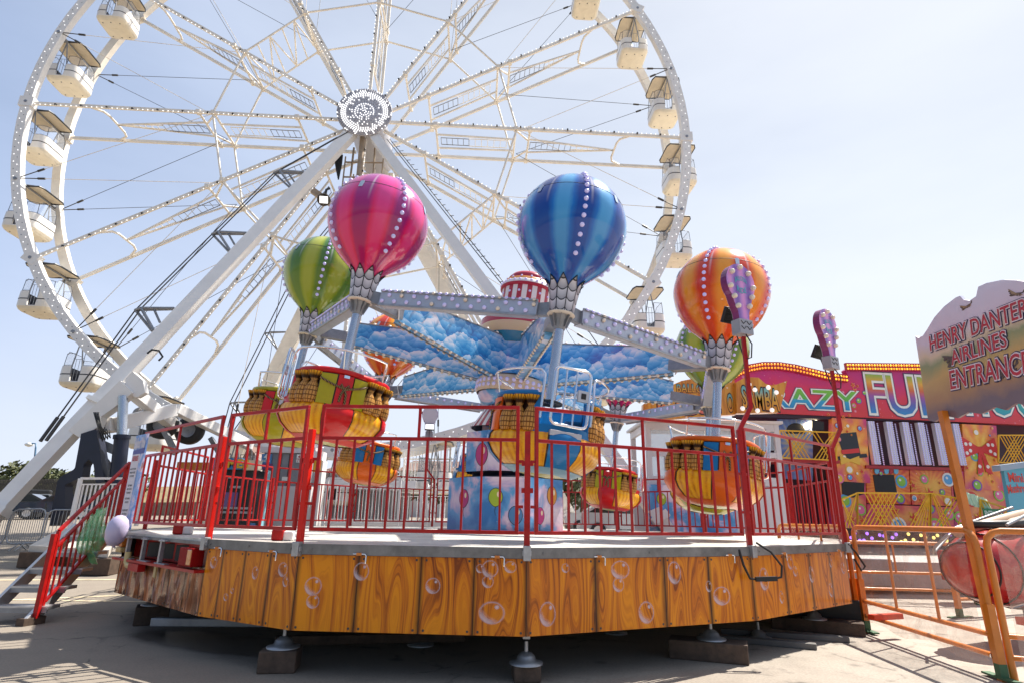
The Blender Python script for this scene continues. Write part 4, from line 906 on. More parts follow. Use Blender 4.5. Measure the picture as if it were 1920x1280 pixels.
# gallery of struts below the hub
f = MB()
for s in (-.55, .45):
    f.tube([FT+V3((s, .5, -1.4)), FT+V3((s*1.1, .6, -4.2))], .05, 6)
for z_ in (-2.2, -3.0, -4.0):
    f.tube([FT+V3((-.9, .5, z_)), FT+V3((.9, .5, z_))], .04, 6); f.tube([FT+V3((-.9, 2, z_)), FT+V3((.9, 2, z_))], .04, 6)
for s in (-.9, .9): f.tube([FT+V3((s, .5, -1.9)), FT+V3((s, .5, -4.1))], .035, 6); f.tube([FT+V3((s, 2, -1.9)), FT+V3((s, 2, -4.1))], .035, 6)
f.box(FT+V3((.1, 1.2, -4.15)), (2.0, 1.8, .1)); f.tube([FT+V3((-.1, .2, -1)), FT+V3((-.1, .3, -4.4))], .13, 8); f.bar(FT+V3((-2.6, .2, -3.6)), FT+V3((-.4, .8, -5.0)), .22, .26)
gal = f.build('gallery', mat('brown_steel', (.38, .30, .22), .5, .3, var=.3), wheel, True)
f = MB(); c = FT+V3((-1.05, 0, -2.6))
for j in range(5): f.tube([c+V3((.05*j-.1, .04*j, .55)), c+V3((-.12+.07*j, 0, 0)), c+V3((.02*j, .05, -.5-.08*j))], .035, 6)
f.tube([c+V3((.1, 0, .55)), c+V3((-.45, 0, .5)), c+V3((-.75, .1, .2))], .04, 6); f.build('cable_coil', BLACK, gal, True)
# tension rods that run beside the left legs on triangular stand-offs
d = (LB-LA).normalized(); oo = V3((-d.z, 0, d.x)).normalized()
p0 = LA.lerp(LB, .16)+oo*.55; pts = [p0]+[LA.lerp(LB, t)+oo*1.45 for t in (.40, .60, .80)]+[LA.lerp(LB, .985)+oo*.3]
for e in (0, .32):
    f = MB(); f.tube([p+V3((e, -e*.6, 0)) for p in pts], .024, 5, cap=False); f.tube([pts[0]+V3((e, -e*.6, 0)), pts[0].lerp(pts[1], .16)+V3((e, -e*.6, 0))], .05, 6); f.build('cable', CABLE, wheel, True)
for t in (.40, .60, .80):
    f = MB(); q = LA.lerp(LB, t); tip = q+oo*1.45
    for e in (-.5, .55):
        f.tube([tip, q+d*e+oo*.38], .05, 6); f.tube([tip+V3((.32, -.2, 0)), q+d*e+oo*.38+V3((.1, -.1, 0))], .05, 6)
    f.tube([tip, tip+V3((.32, -.2, 0))], .05, 6); f.tube([(tip+q+d*.55)/2+oo*.2, q+d*-.1+oo*.4], .04, 6); f.build('stand_off', GREYM, wheel, True)
LA2, LB2 = V3((-16.2, 32, .7)), BT+V3((-.4, 0, -1)); d2 = (LB2-LA2).normalized(); o2 = V3((-d2.z, 0, d2.x)).normalized()
pts = [LA2.lerp(LB2, .1)+o2*.5]+[LA2.lerp(LB2, t)+o2*1.5 for t in (.32, .52, .74)]+[LA2.lerp(LB2, .98)+o2*.3]
for e in (0, .34):
    f = MB(); f.tube([p+V3((e, -e*.6, 0)) for p in pts], .028, 5, cap=False); f.build('cable', CABLE, wheel, True)
for t in (.32, .52, .74):
    f = MB(); q = LA2.lerp(LB2, t); tip = q+o2*1.5
    for e in (-.5, .6): f.tube([tip, q+d2*e+o2*.35], .045, 6); f.tube([tip+V3((.34, -.2, 0)), q+d2*e+o2*.35], .045, 6)
    f.build('stand_off', GREYM, wheel, True)
d3 = (RB_-RA_).normalized(); o3 = V3((d3.z, 0, -d3.x)).normalized()
f = MB()
for e in (0, .14): f.tube([RA_.lerp(RB_, .2)+o3*.62+V3((e, 0, 0)), RA_.lerp(RB_, .98)+o3*.42+V3((e, 0, 0))], .02, 5)
for q in range(40): f.tube([RA_.lerp(RB_, .3+q*.017)+o3*.56, RA_.lerp(RB_, .3+q*.017)+o3*.6+V3((.14, 0, 0))], .015, 4)
f.build('ladder', CABLE, wheel, True)
# knee joint on the left leg, drive arm, jack, navy foot
Y0 = 17.6
def pxs(lst, Y): return [at(x_, y_, Y) for x_, y_ in lst]
def slab(name, lst, Y, t, m, par, bev=.03):
    P = pxs(lst, Y); fr = (V3((0, Y, 0)), V3((1, 0, 0)), V3((0, 0, 1)), V3((0, -1, 0)))
    f = MB(); f.prism([(p.x, p.z) for p in P], fr, -t); return f.build(name, m, par, True, bev)
slab('knee_plate', [(128, 806), (180, 756), (225, 712), (248, 735), (215, 762), (190, 780), (182, 800), (165, 812), (150, 820)], 17.45, .3, WHITE, wheel)
slab('node_plate', [(234, 710), (248, 695), (268, 712), (272, 735), (256, 744), (240, 738)], 17.55, .2, WHITE, wheel)
f = MB(); f.bar(at(178, 800, 18), at(215, 795, 18), .42, .42); f.bar(at(215, 795, 18), at(325, 768, 19.5), .42, .42); f.build('drive_arm', WHITE, wheel, True, .02)
f = MB(); f.bar(at(250, 735, 17.7), at(330, 800, 20.5), .32, .34); f.bar(at(330, 765, 19.5), at(470, 835, 23), .3, .34); f.build('drive_arm', WHITE, wheel, True, .02)
f = MB(); f.tube([at(231, 742, 17.5), at(228, 830, 17.5)], .135, 14); f.build('jack_rod', PIPE, wheel, True)
f = MB(); f.tube([at(229, 815, 17.5), at(219, 905, 17.5), at(216, 950, 17.5)], .20, 16); f.tube([at(229, 815, 17.5), at(228, 822, 17.5)], .23, 16); f.build('jack_cylinder', NAVY, wheel, True)
slab('leg_foot', [(152, 812), (180, 803), (188, 850), (196, 903), (180, 906), (175, 868), (166, 860), (157, 870), (154, 893), (122, 908), (122, 955), (100, 985), (92, 985), (99, 943), (108, 900), (113, 893), (140, 878)], 17.3, .32, NAVY, wheel, .05)
for a_, b_, w_ in ((at(176, 826, 17.9), at(222, 846, 18.2), .26), (at(180, 838, 17.9), at(222, 890, 18.2), .12), (at(305, 800, 20), at(330, 850, 20), .16), (at(395, 820, 22), at(412, 850, 22), .16)):
    f = MB(); f.bar(a_, b_, w_, w_); f.build('strut', GREYM, wheel, True)
for (x_, y_, Y) in ((305, 795, 20.2), (356, 806, 21)):
    c = at(x_, y_, Y); f = MB()
    Mt = Matrix.Translation(c) @ Matrix(((wx_.x, 0, wn_.x), (wx_.y, 0, wn_.y), (0, 1, 0))).to_4x4()
    f.lathe([(.2, -.16), (.42, -.18), (.5, -.1), (.5, .1), (.42, .18), (.26, .16)], 26, 0, Mt); f.lathe([(.27, .13), (.25, .1), (.02, .1)], 18, 1, Mt); f.lathe([(.3, -.1), (.3, -.12), (.02, -.12)], 18, 1, Mt)
    f.build('drive_tyre', [BLACK, GREYM], wheel, True)
    if x_ < 330:
        f = MB(); Mm = Matrix.Translation(c+V3((-.42, -.25, .32))) @ Matrix.Rotation(pi/2, 4, 'Y') @ Matrix.Rotation(.3, 4, 'X')
        f.lathe([(.02, -.45), (.22, -.45), (.24, -.4), (.24, .3), (.2, .4), (.02, .4)], 18, 0, Mm)
        for q in range(6): f.lathe([(.24, -.3+q*.1), (.27, -.29+q*.1), (.27, -.27+q*.1), (.24, -.26+q*.1)], 18, 0, Mm)
        f.build('drive_motor', mat('motor_grey', (.34, .31, .28), .5, .4, var=.3), wheel, True)
f = MB()
for j in range(4):
    f.tube([at(176+j*3, 772, 17.1), at(184+j*2, 800, 17.0-.05*j), at(192+j*5, 826-j*2, 17.05), at(196+j*3, 800+j*3, 17.2)], .018, 6)
f.build('hose', BLACK, wheel, True); f = MB(); f.tube([at(276, 662, 17.4), at(285, 655, 17.4), at(298, 657, 17.4), at(305, 668, 17.4), at(298, 675, 17.5)], .03, 6); f.build('hose', BLACK, wheel, True)

# ------------------------------------------------------------------ cabins
CABW = mat('cabin_shell', (.80, .77, .72), .3, coat=.3, var=.05); CABU = mat('cabin_bounce_tint', (.82, .73, .56), .45, var=.1)  # tub underside: warm bounce from the ground put into the cream colour
ROOFU = mat('roof_bounce_tint', (.86, .74, .54), .5, var=.12); TRIM = mat('dark_trim', (.02, .022, .03), .4)  # cream below the roof has light bouncing up from the ground painted in
def cabin(label):
    t = thing('wheel_cabin', label, 'cabin', group='cabins hung round the ferris wheel')
    # roof
    f = MB(); w, l = .72, .82; ol = [(-w, -l+.22), (-w+.10, -l), (w-.10, -l), (w, -l+.22), (w, l-.22), (w-.10, l), (-w+.10, l), (-w, l-.22)]
    O = V3((0, 0, .02)); fr = (O, V3((1, 0, 0)), V3((0, 1, 0)), V3((0, 0, 1)))
    arc = lambda x_: -.06*(x_/w)**2
    n = len(ol)
    f.add([V3((x_, y_, arc(x_))) for x_, y_ in ol]+[V3((0, -l, .02)), V3((0, l, .02))], [(0, 1, 8, 9, 6, 7), (8, 2, 3, 4, 5, 9)][::1], 0)
    f.add([V3((x_, y_, arc(x_)+.045)) for x_, y_ in ol]+[V3((0, -l, .065)), V3((0, l, .065))], [(7, 6, 9, 8, 1, 0), (9, 5, 4, 3, 2, 8)], 1)
    f.tube([V3((x_, y_, arc(x_)+.022)) for x_, y_ in ol], .036, 6, 2, True, sm=False); f.tube([(0, -.8, -.05), (0, .8, -.05)], .05, 6, 0)
    f.build('roof', [ROOFU, CABW, TRIM], t)
    # tub
    n = 112; f = MB(); rc = .30; hx, hy = .73, .77
    OL = []
    for cx, cy, s0 in ((hx-rc, hy-rc, 0), (-hx+rc, hy-rc, 90), (-hx+rc, -hy+rc, 180), (hx-rc, -hy+rc, 270)): OL += [V3((cx+rc*cos(R_(s0+q*7.5)), cy+rc*sin(R_(s0+q*7.5)), 0)) for q in range(13)]
    cum = [0]
    for i in range(len(OL)): cum.append(cum[-1]+(OL[(i+1) % len(OL)]-OL[i]).length)
    def pl(t_, s):                               # t_ runs 0..2pi round the plan, 0 at +x
        d = ((t_/(2*pi))*cum[-1]-(hy-rc)) % cum[-1]
        for i in range(len(OL)):
            if cum[i] <= d <= cum[i+1]: return OL[i].lerp(OL[(i+1) % len(OL)], (d-cum[i])/max(1e-6, cum[i+1]-cum[i]))*s
        return OL[0]*s
    AZ = [2*pi*(j+.5)/n for j in range(n)]
    def top(az):
        q = pl(az, 1)
        return -1.93 if abs(q.x) < .19 else -1.28
    lev = [(-2.14, .80), (-2.07, .92), (-1.97, .985), (-1.93, 1.0), (-1.7, 1.0), (-1.5, 1.0)]
    R = [[pl(a, s)+V3((0, 0, min(z, max(top(a), z if z < -1.92 else top(a))))) for a in AZ] for z, s in lev]+[[pl(a, .985)+V3((0, 0, top(a))) for a in AZ], [pl(a, .92)+V3((0, 0, top(a)+.005)) for a in AZ], [pl(a, .90)+V3((0, 0, -1.95)) for a in AZ]]
    f.rings(R[:2], 1, False); f.rings(R[1:3], 1); f.rings(R[2:7], 0, True); f.rings(R[6:], 0, False); f.add(R[0][::-1], [range(n)], 1); f.add(R[-1], [range(n)], 2)
    for x_, y_ in ((-.42, -.45), (.42, -.45), (-.42, .45), (.42, .45), (0, -.5), (0, .5)): f.disc((x_, y_, -2.141), (0, 0, -1), .03, 8, 2, .01)
    f.prism([(-.16, -.12), (.16, -.12), (.16, .12), (-.16, .12)], (V3((0, 0, -2.142)), V3((1, 0, 0)), V3((0, 1, 0)), V3((0, 0, -1))), .01, 1)
    tub = f.build('tub', [CABW, CABU, NAVY], t)
    f = MB()
    for a0, a1 in ((R_(-78), R_(78)), (R_(102), R_(258))):
        m_ = 40; A = [a0+(a1-a0)*j/m_ for j in range(m_+1)]
        f.rings([[pl(a, 1.004)+V3((0, 0, -1.66)) for a in A], [pl(a, 1.012)+V3((0, 0, -1.64)) for a in A], [pl(a, 1.004)+V3((0, 0, -1.615)) for a in A]], 0, True, False)
    f.build('stripe', TRIM, tub)
    for s in (0, 1):
        f = MB(); a0, a1 = (R_(-76)+s*pi, R_(76)+s*pi); m_ = 26; A = [a0+(a1-a0)*j/m_ for j in range(m_+1)]
        zt = lambda a: -.60 if abs(((a-s*pi+pi) % (2*pi))-pi) < .6 else -.74
        f.rings([[pl(a, .94)+V3((0, 0, -1.28)) for a in A], [pl(a, .90)+V3((0, 0, zt(a))) for a in A]], 0, True, False)
        f.tube([pl(a, .90)+V3((0, 0, zt(a))) for a in A], .011, 5, 1); f.tube([pl(a, .94)+V3((0, 0, -1.25)) for a in A], .011, 5, 1)
        for a in (A[0], A[6], A[-7], A[-1]): f.tube([pl(a, .94)+V3((0, 0, -1.28)), pl(a, .90)+V3((0, 0, zt(a)))], .012, 5, 1)
        f.build('windscreen', [GLASS, TRIM], t)
    for s in (-1, 1):
        f = MB()
        f.tube([(.2, s*.74, -1.9), (.2, s*.74, -1.25), (.0, s*.80, -.05)], .026, 6); f.tube([(-.2, s*.74, -1.9), (-.2, s*.74, -1.25), (0, s*.80, -.05)], .026, 6)
        f.tube([(-.2, s*.74, -.95), (-.07, s*.75, -1.0), (.07, s*.75, -1.0), (.2, s*.74, -.95)], .010, 5); f.tube([(-.07, s*.75, -1.0), (-.07, s*.75, -1.9)], .010, 5); f.tube([(.07, s*.75, -1.0), (.07, s*.75, -1.9)], .010, 5)
        f.build('hanger', GREYM, t)
    f = MB(); f.tube([(0, -1.5, -.02), (0, 1.5, -.02)], .07, 8); f.build('axle', GREYM, t)
    f = MB()
    for s in (-1, 1): f.box((s*.42, 0, -1.75), (.34, 1.1, .4)); f.box((s*.6, 0, -1.5), (.08, 1.1, .5))
    f.build('bench', NAVY, t)
    return t
wherec = {15: 'third cabin down the right side of the wheel from the top of the photo', 30: 'second cabin down the right side, its roof below the top right spoke end', 0: 'fourth cabin down the right side, hanging from the level right spoke', -15: 'fifth cabin down the right side, between the blue and orange balloons', -30: 'lowest cabin in sight on the right side, behind the ring of lit beams',
          45: 'highest cabin at the right, cut by the upper edge of the photo', 150: 'topmost cabin at the left, cut by the upper edge of the photo', 165: 'second cabin down the left side of the wheel', 180: 'third cabin down the left side, below the end of the level left spoke', 195: 'fourth cabin down the left side, at the left edge of the photo', 210: 'fifth cabin down the left side of the wheel, left of the rim', 225: 'sixth cabin down the left side, above the thick slanting leg', 240: 'cabin with its roof beside the white drive arm, tub behind the rules board', 255: 'cabin low behind the red railing left of the baskets', 270: 'lowest cabin of the wheel, behind the pink balloon car', 285: 'cabin low behind the railing left of the painted drum', -45: 'cabin behind the cloud painted arms at the right'}
c0 = None; CR = WR-.2
for a, lab in wherec.items():
    M = Matrix.Translation(wp(CR, a, WD/2)) @ Matrix.Rotation(YAW, 4, 'Z')
    if c0 is None: c0 = cabin(lab); c0.matrix_basis = M
    else: dup(c0, M, lab)
# floodlight hung on the leg
t = thing('floodlight', 'small round floodlight hanging from the white wheel leg left of the pink balloon', 'floodlight', at(607, 375, 20))
f = MB(); L0 = at(607, 375, 20); Mf = Matrix.Translation(L0) @ Matrix.Rotation(1.9, 4, 'X') @ Matrix.Rotation(.3, 4, 'Y')
f.lathe([(.05, -.16), (.2, -.12), (.25, .0), (.22, .02)], 20, 0, Mf); f.build('housing', mat('bronze_housing', (.10, .08, .06), .4, .5), t, True)
f = MB(); f.box(V3((0, 0, 0)), (.3, .26, .02), 0); f.v = [Mf @ p for p in f.v]; f.build('lamp', LED, t, True)
f = MB(); f.tube([L0+V3((0, .05, .12)), L0+V3((.02, .1, .5)), L0+V3((.1, .2, .62))], .05, 6); f.build('bracket', BLACK, t, True)
# ------------------------------------------------------------------ funhouse on the right
FA = R_(8.5); FP = V3((10.6, 22, 0)); fex = V3((cos(FA), sin(FA), 0)); fey = V3((0, 0, 1)); fen = V3((sin(FA), -cos(FA), 0))
def fq(px, py, lift=0.0):
    p = onplane(px, py, FP+fen*lift, fen); return ((p-FP).dot(fex), p.z)
def ffr(l=0.0): return (FP+fen*l, fex, fey, fen)
fun = thing('funhouse', 'big colourful funhouse front with rows of amber bulbs and airbrushed panels', 'funhouse', (14, 22.5, .4))
FSIGN = mat('funhouse_art', (.5, .05, .2), .32, coat=.3); k = N(FSIGN); P = k.coord(); zz = k.xyz(P)[2]
c = k.ramp(k.math('ADD', k.math('MULTIPLY_ADD', zz, .45, -2.25), k.math('MULTIPLY', k.math('SUBTRACT', k.noise(P, 1.3, 3), .5), .7)), [(.05, (.62, .03, .03)), (.4, (.66, .02, .07)), (.75, (.52, .012, .16)), (1, (.36, .01, .18))])
dots = k.ramp(k.vor(P, 1.9), [(.05, (1, 1, 1)), (.10, (.3, .3, .3)), (.14, (0, 0, 0))]); d2 = k.ramp(k.vor(P, 4.5), [(.04, (1, 1, 1)), (.09, (0, 0, 0))])
k.base(k.mix(k.math('MULTIPLY', k.math('MAXIMUM', dots, d2), .5), c, (.85, .55, .70)))
def burst(name, c0, c1, c2, f=11):
    m = mat(name, c1, .35, coat=.3); k = N(m); g_ = k.coord('Generated'); x, y, z = k.xyz(g_)[:3]
    dx = k.math('SUBTRACT', x, .5); dz = k.math('SUBTRACT', z, .55); an = k.math('ARCTAN2', dz, dx); rr = k.math('SQRT', k.math('ADD', k.math('MULTIPLY', dx, dx), k.math('MULTIPLY', dz, dz)))
    s = k.math('MULTIPLY_ADD', k.math('SINE', k.math('MULTIPLY', an, f)), .12, 0.0); n = k.math('MULTIPLY', k.math('SUBTRACT', k.noise(k.coord(), 2.2, 5, .6), .5), .7)
    c = k.ramp(k.math('ADD', k.math('ADD', rr, k.math('MULTIPLY', s, k.math('MULTIPLY', rr, 2.0))), n), [(.05, c0), (.38, c1), (.75, c2)])
    st = k.ramp(k.vor(k.coord(), 3.3), [(.05, (1, 1, 1)), (.10, (0, 0, 0))]); k.base(k.mix(k.math('MULTIPLY', st, .5), c, (.9, .75, .7))); return m
BUR1 = burst('orange_burst_art', (.90, .60, .10), (.82, .26, .03), (.58, .04, .16)); BUR2 = burst('magenta_burst_art', (.80, .34, .10), (.66, .08, .10), (.50, .03, .18), 7)
BUR3 = burst('red_ray_art', (.85, .42, .05), (.78, .18, .02), (.60, .03, .02), 26); BUR4 = burst('blue_ray_art', (.55, .45, .15), (.12, .22, .50), (.10, .08, .30), 22)
AMB = mat('amber_bulb', (1, .36, .03), .3, emit=.55); AMBY = mat('yellow_bulb', (1, .60, .04), .3, emit=.6); FRED = mat('funhouse_red', (.40, .02, .025), .4, var=.2)
def quads(nm, m, *qs):
    for pts, l, t in qs: f = MB(); quad(f, pts, l, t); f.build(nm, m, fun, True)
def quad(f, pts, l, t, mi=0):
    f.prism([fq(x_, y_, l) for x_, y_ in pts], ffr(l-t), t, mi)
f = MB(); quad(f, [(1380, 1010), (1380, 720), (2160, 740), (2160, 1010)], -1.2, .2); quad(f, [(1380, 780), (2160, 800), (2160, 790), (1380, 770)], 0, .3); f.build('back_wall', mat('funhouse_dark', (.035, .012, .03), .6, var=.3), fun, True)
SB = [(1366, 716), (1385, 703), (1405, 696), (1430, 691), (1460, 691), (1490, 696), (1520, 703), (1552, 711), (1588, 716), (1592, 707), (1585, 693), (1590, 689), (1720, 692), (2150, 702)]
f = MB(); quad(f, SB+[(2150, 806), (1366, 770)], .06, .25); f.build('sign_board', FSIGN, fun, True)
f = MB(); lt = MB(); top = [(1405, 690), (1430, 685.5), (1460, 685.5), (1490, 690), (1520, 697), (1552, 705), (1588, 709)]
for pl_ in ([(1366, 711), (1385, 697)]+top, [(1585, 687), (1720, 688), (2150, 698)]):
    q_ = [fq(x_, y_, .1) for x_, y_ in pl_]
    for (a0, b0), (a1, b1) in zip(q_, q_[1:]):
        A, B = FP+fen*.1+fex*a0+fey*b0, FP+fen*.1+fex*a1+fey*b1; f.bar(A, B, .12, .30, fey)
        n = max(1, int((B-A).length/.115))
        for j in range(n):
            for r in (-.08, .06): lt.bulb(A.lerp(B, (j+.5)/n)+fen*.065+fey*r, fen, .042, 0 if a0 < 1.0 or j % 2 else 1)
cr = f.build('cornice', FRED, fun, True); tag(lt.build('bulb_row', [AMB, AMBY], cr, True), kind='stuff')
# lettering
def grad(name, els):
    m = mat(name, (.5, .5, .5), .35, coat=.2); k = N(m); z = k.xyz(k.coord('Generated'))[2]; k.base(k.ramp(z, els)); return m
LGB = grad('letter_green_blue', [(.0, (.02, .22, .48)), (.42, (.03, .32, .55)), (.5, (.10, .42, .06)), (1, (.20, .48, .03))]); LRB = grad('letter_rainbow', [(.0, (.02, .25, .55)), (.25, (.10, .12, .42)), (.45, (.30, .08, .32)), (.62, (.62, .12, .03)), (.8, (.72, .36, .03)), (1, (.25, .42, .05))])
LTB = grad('letter_teal', [(.0, (.02, .30, .42)), (.6, (.06, .42, .20)), (1, (.3, .5, .04))]); LW = mat('letter_white_edge', (.80, .80, .76), .4); LDK = mat('letter_dark_edge', (.10, .05, .12), .4)
for nm, x0, x1, yt, yb, mm in (('CRAZY', 1388, 1612, 722, 770, LGB), ('FUN', 1622, 1786, 700, 781, LRB), ('HOUSE', 1800, 2010, 702, 784, LTB)):
    for L_ in [0]:
        a0, b1 = fq(x0, yt, .1); a1, b0 = fq(x1, yb, .1); O = FP+fen*.065+fex*(a0+a1)/2+fey*(b0+b1)/2
        for lay, (off, lift, mt, nn) in enumerate(((.075, .006, LDK, 'letter_edge'), (.055, .016, LW, 'letter_edge'), (.012, .026, mm, 'lettering'))):
            f = MB(); text(f, nm, (O, fex, fey, fen), a1-a0, b1-b0, 0, off, lift); f.build(nn, mt, fun, True)
# first storey
quads('art_panel', BUR1, ([(1560, 782), (1624, 785), (1632, 905), (1560, 900)], .05, .2), ([(1804, 794), (1868, 797), (1878, 920), (1810, 915)], .05, .2))
f = MB(); quad(f, [(1461, 780), (1524, 782), (1524, 900), (1461, 895)], -.4, .15); f.build('art_panel', BUR4, fun, True)
f = MB(); quad(f, [(1475, 812)]+[(1492+17*cos(R_(a)), 806+14*-sin(R_(a))) for a in range(180, -1, -20)][0:]+[(1510, 812)], -.38, .1); f.build('archway', DARK, fun, True)
for x_ in (1629, 1663, 1693, 1722, 1753, 1787):
    p0, p1 = fq(x_, 789+(x_-1629)*.03, .0), fq(x_+16, 870+(x_-1629)*.012, .0); u = (p0[0]+p1[0])/2; u = p0[0]+.02
    A, B = FP+fex*u+fey*p1[1], FP+fex*u+fey*p0[1]
    f = MB(); f.bar(A, B, .26, .16, fen); col = f.build('light_column', mat('column_white', (.66, .63, .66), .35, coat=.2) if x_ == 1629 else bpy.data.materials['column_white'], fun, True)
    f = MB(); n = 22
    for j in range(n):
        for s in (-.11, 0, .11): f.bulb(A.lerp(B, (j+.5)/n)+fen*.085+fex*s, fen, .033)
        f.bulb(A.lerp(B, (j+.5)/n)+fex*.5+fen*-.2, fen, .035)
    tag(f.build('column_lights', BULB, col, True), kind='stuff')
f = MB(); quad(f, [(1624, 871), (1804, 876), (1804, 882), (1624, 877)], .12, .3); quad(f, [(1380, 858), (1575, 862), (1575, 868), (1380, 864)], .3, .8, 0); f.build('floor_edge', FRED, fun, True)
quads('art_panel', BUR3, ([(1624, 878), (1704, 880), (1708, 945), (1626, 942)], .03, .2), ([(1706, 880), (1780, 882), (1786, 948), (1710, 945)], .03, .2))
quads('art_panel', BUR2, ([(1560, 880), (1622, 880), (1626, 1000), (1562, 1000)], .02, .2), ([(1782, 882), (1880, 886), (1892, 1000), (1790, 1000)], .02, .2), ([(1626, 944), (1790, 950), (1792, 1000), (1626, 1000)], .02, .2))
quads('window', DARK, ([(1578, 893), (1588, 889), (1600, 893), (1616, 889), (1622, 893), (1620, 925), (1600, 932), (1580, 925)], .05, .05), ([(1637, 889), (1676, 889), (1682, 922), (1642, 921)], .05, .05), ([(1785, 885), (1800, 886), (1808, 940), (1792, 938)], .05, .05), ([(1545, 790), (1524, 786), (1524, 806), (1545, 806)], .05, .05))
f = MB(); a_ = fq(1655, 882, .05); 
for j in range(5): quad(f, [(1640+j*9, 878.5), (1649+j*9, 878.8), (1648+j*9, 886), (1644.5+j*9, 888), (1641+j*9, 886)], .09, .03, j % 2)
f.build('bunting', [mat('bunting_blue', (.15, .42, .60), .5), FRED], fun, True)
for (x_, y_) in ((1521, 796), (1537, 798), (1529, 792), (1538, 790)):
    u, z_ = fq(x_, y_, 0); f = MB(); f.bulb(FP+fex*u+fey*z_-fen*.3, fen, .13); f.build('lamp', mat('warm_lamp', (1, .85, .55), .3, emit=2.5) if x_ == 1521 else bpy.data.materials['warm_lamp'], fun, True)
# airbrushed shapes on the panels: stars, balls, a polka-dot bow and a top hat
AR = [mat('art_'+n_, c_, .4) for n_, c_ in (('gold', (.75, .45, .05)), ('white', (.82, .78, .74)), ('sky', (.10, .35, .65)), ('lime', (.25, .50, .05)), ('pink', (.75, .15, .35)), ('black', (.02, .02, .025)), ('scarlet', (.62, .03, .03)), ('violet', (.22, .07, .42)))]
def shape(f, px, py, pts, s, l, mi, rot=0.0):
    u, z_ = fq(px, py, l); f.prism([(u+s*(x_*cos(rot)-y_*sin(rot)), z_+s*(x_*sin(rot)+y_*cos(rot))) for x_, y_ in pts], ffr(l), .006, mi)
STAR = [((1 if j % 2 == 0 else .42)*sin(j*pi/5), (1 if j % 2 == 0 else .42)*cos(j*pi/5)) for j in range(10)]; CIRC = [(cos(j*pi/9), sin(j*pi/9)) for j in range(18)]
rnd = random.Random(5); taken = []
def scatter(x0, x1, y0, y1, n, l, smin, smax, kinds):
    for _ in range(n*8):
        if n <= 0: break
        x_, y_, s_ = rnd.uniform(x0, x1), rnd.uniform(y0, y1), rnd.uniform(smin, smax)
        if any(hypot(x_-a, y_-b) < (s_+c_)*46 for a, b, c_ in taken): continue
        taken.append((x_, y_, s_)); n -= 1; l += .0004
        f = MB(); kd = rnd.choice(kinds); mi = rnd.choice((0, 1, 2, 3, 4, 6, 7))
        if kd == 'star':
            shape(f, x_, y_, STAR, s_, l, 0, rnd.uniform(0, 1)); shape(f, x_, y_, STAR, s_*.7, l+.007, 6, rnd.uniform(0, .2))
        else:
            shape(f, x_, y_, CIRC, s_, l, mi); shape(f, x_, y_, CIRC, s_*.72, l+.007, (mi+1) % 5); shape(f, x_-s_*10, y_-s_*12, CIRC, s_*.2, l+.014, 1)
        f.build('airbrushed_star' if kd == 'star' else 'airbrushed_ball', AR, fun, True)
scatter(1400, 1720, 712, 724, 6, .067, .07, .12, ['star']); scatter(1400, 1800, 776, 783, 5, .067, .06, .1, ['star']); scatter(1600, 1622, 715, 775, 4, .067, .07, .14, ['star', 'ball'])
scatter(1636, 1660, 886, 890, 1, .1, .05, .08, ['ball']); scatter(1566, 1622, 872, 898, 4, .056, .12, .22, ['ball', 'star']); scatter(1812, 1866, 800, 910, 5, .056, .10, .22, ['star', 'ball']); scatter(1686, 1700, 884, 935, 2, .036, .18, .25, ['ball']); scatter(1712, 1778, 888, 940, 5, .036, .14, .34, ['ball', 'star']); scatter(1564, 1620, 936, 985, 5, .03, .15, .3, ['ball', 'star']); scatter(1812, 1866, 800, 915, 8, .060, .05, .12, ['star', 'ball']); scatter(1565, 1622, 790, 900, 8, .060, .05, .12, ['star', 'ball']); scatter(1712, 1778, 888, 940, 6, .040, .06, .14, ['star', 'ball']); scatter(1630, 1786, 952, 990, 16, .03, .15, .32, ['ball', 'star']); scatter(1795, 1885, 925, 985, 6, .03, .15, .3, ['ball', 'star'])
l = .058; f = MB()
shape(f, 1594, 838, [(-.62, -.42), (.62, -.42), (.62, -.28), (.36, -.28), (.42, .55), (-.42, .55), (-.36, -.28), (-.62, -.28)], 1.0, l, 5, .12); shape(f, 1594, 843, [(-.38, -.12), (.38, -.12), (.38, .04), (-.38, .04)], 1.0, l+.007, 6, .12)
shape(f, 1594, 862, [(-.5, .22), (0, .05), (.5, .22), (.5, -.22), (0, -.05), (-.5, -.22)], .8, l+.014, 0)
f.build('airbrushed_hat', AR, fun, True); f = MB()
shape(f, 1838, 842, [(-.75, .5), (-.1, .12), (.1, .12), (.75, .5), (.8, -.35), (.12, -.12), (.35, -.95), (.05, -.85), (0, -.2), (-.05, -.85), (-.35, -.95), (-.12, -.12), (-.8, -.35)], 1.0, l+.02, 6)
for x_, y_ in ((-.6, .2), (-.45, -.05), (-.62, -.15), (.6, .2), (.45, -.05), (.62, -.15), (.4, .2), (-.4, .2), (.18, -.65), (-.18, -.65)): 
    shape(f, 1838, 842, [(x_+.07*a_, y_+.07*b_) for a_, b_ in CIRC], 1.0, l+.027, 1)
f.build('airbrushed_bow', AR, fun, True)
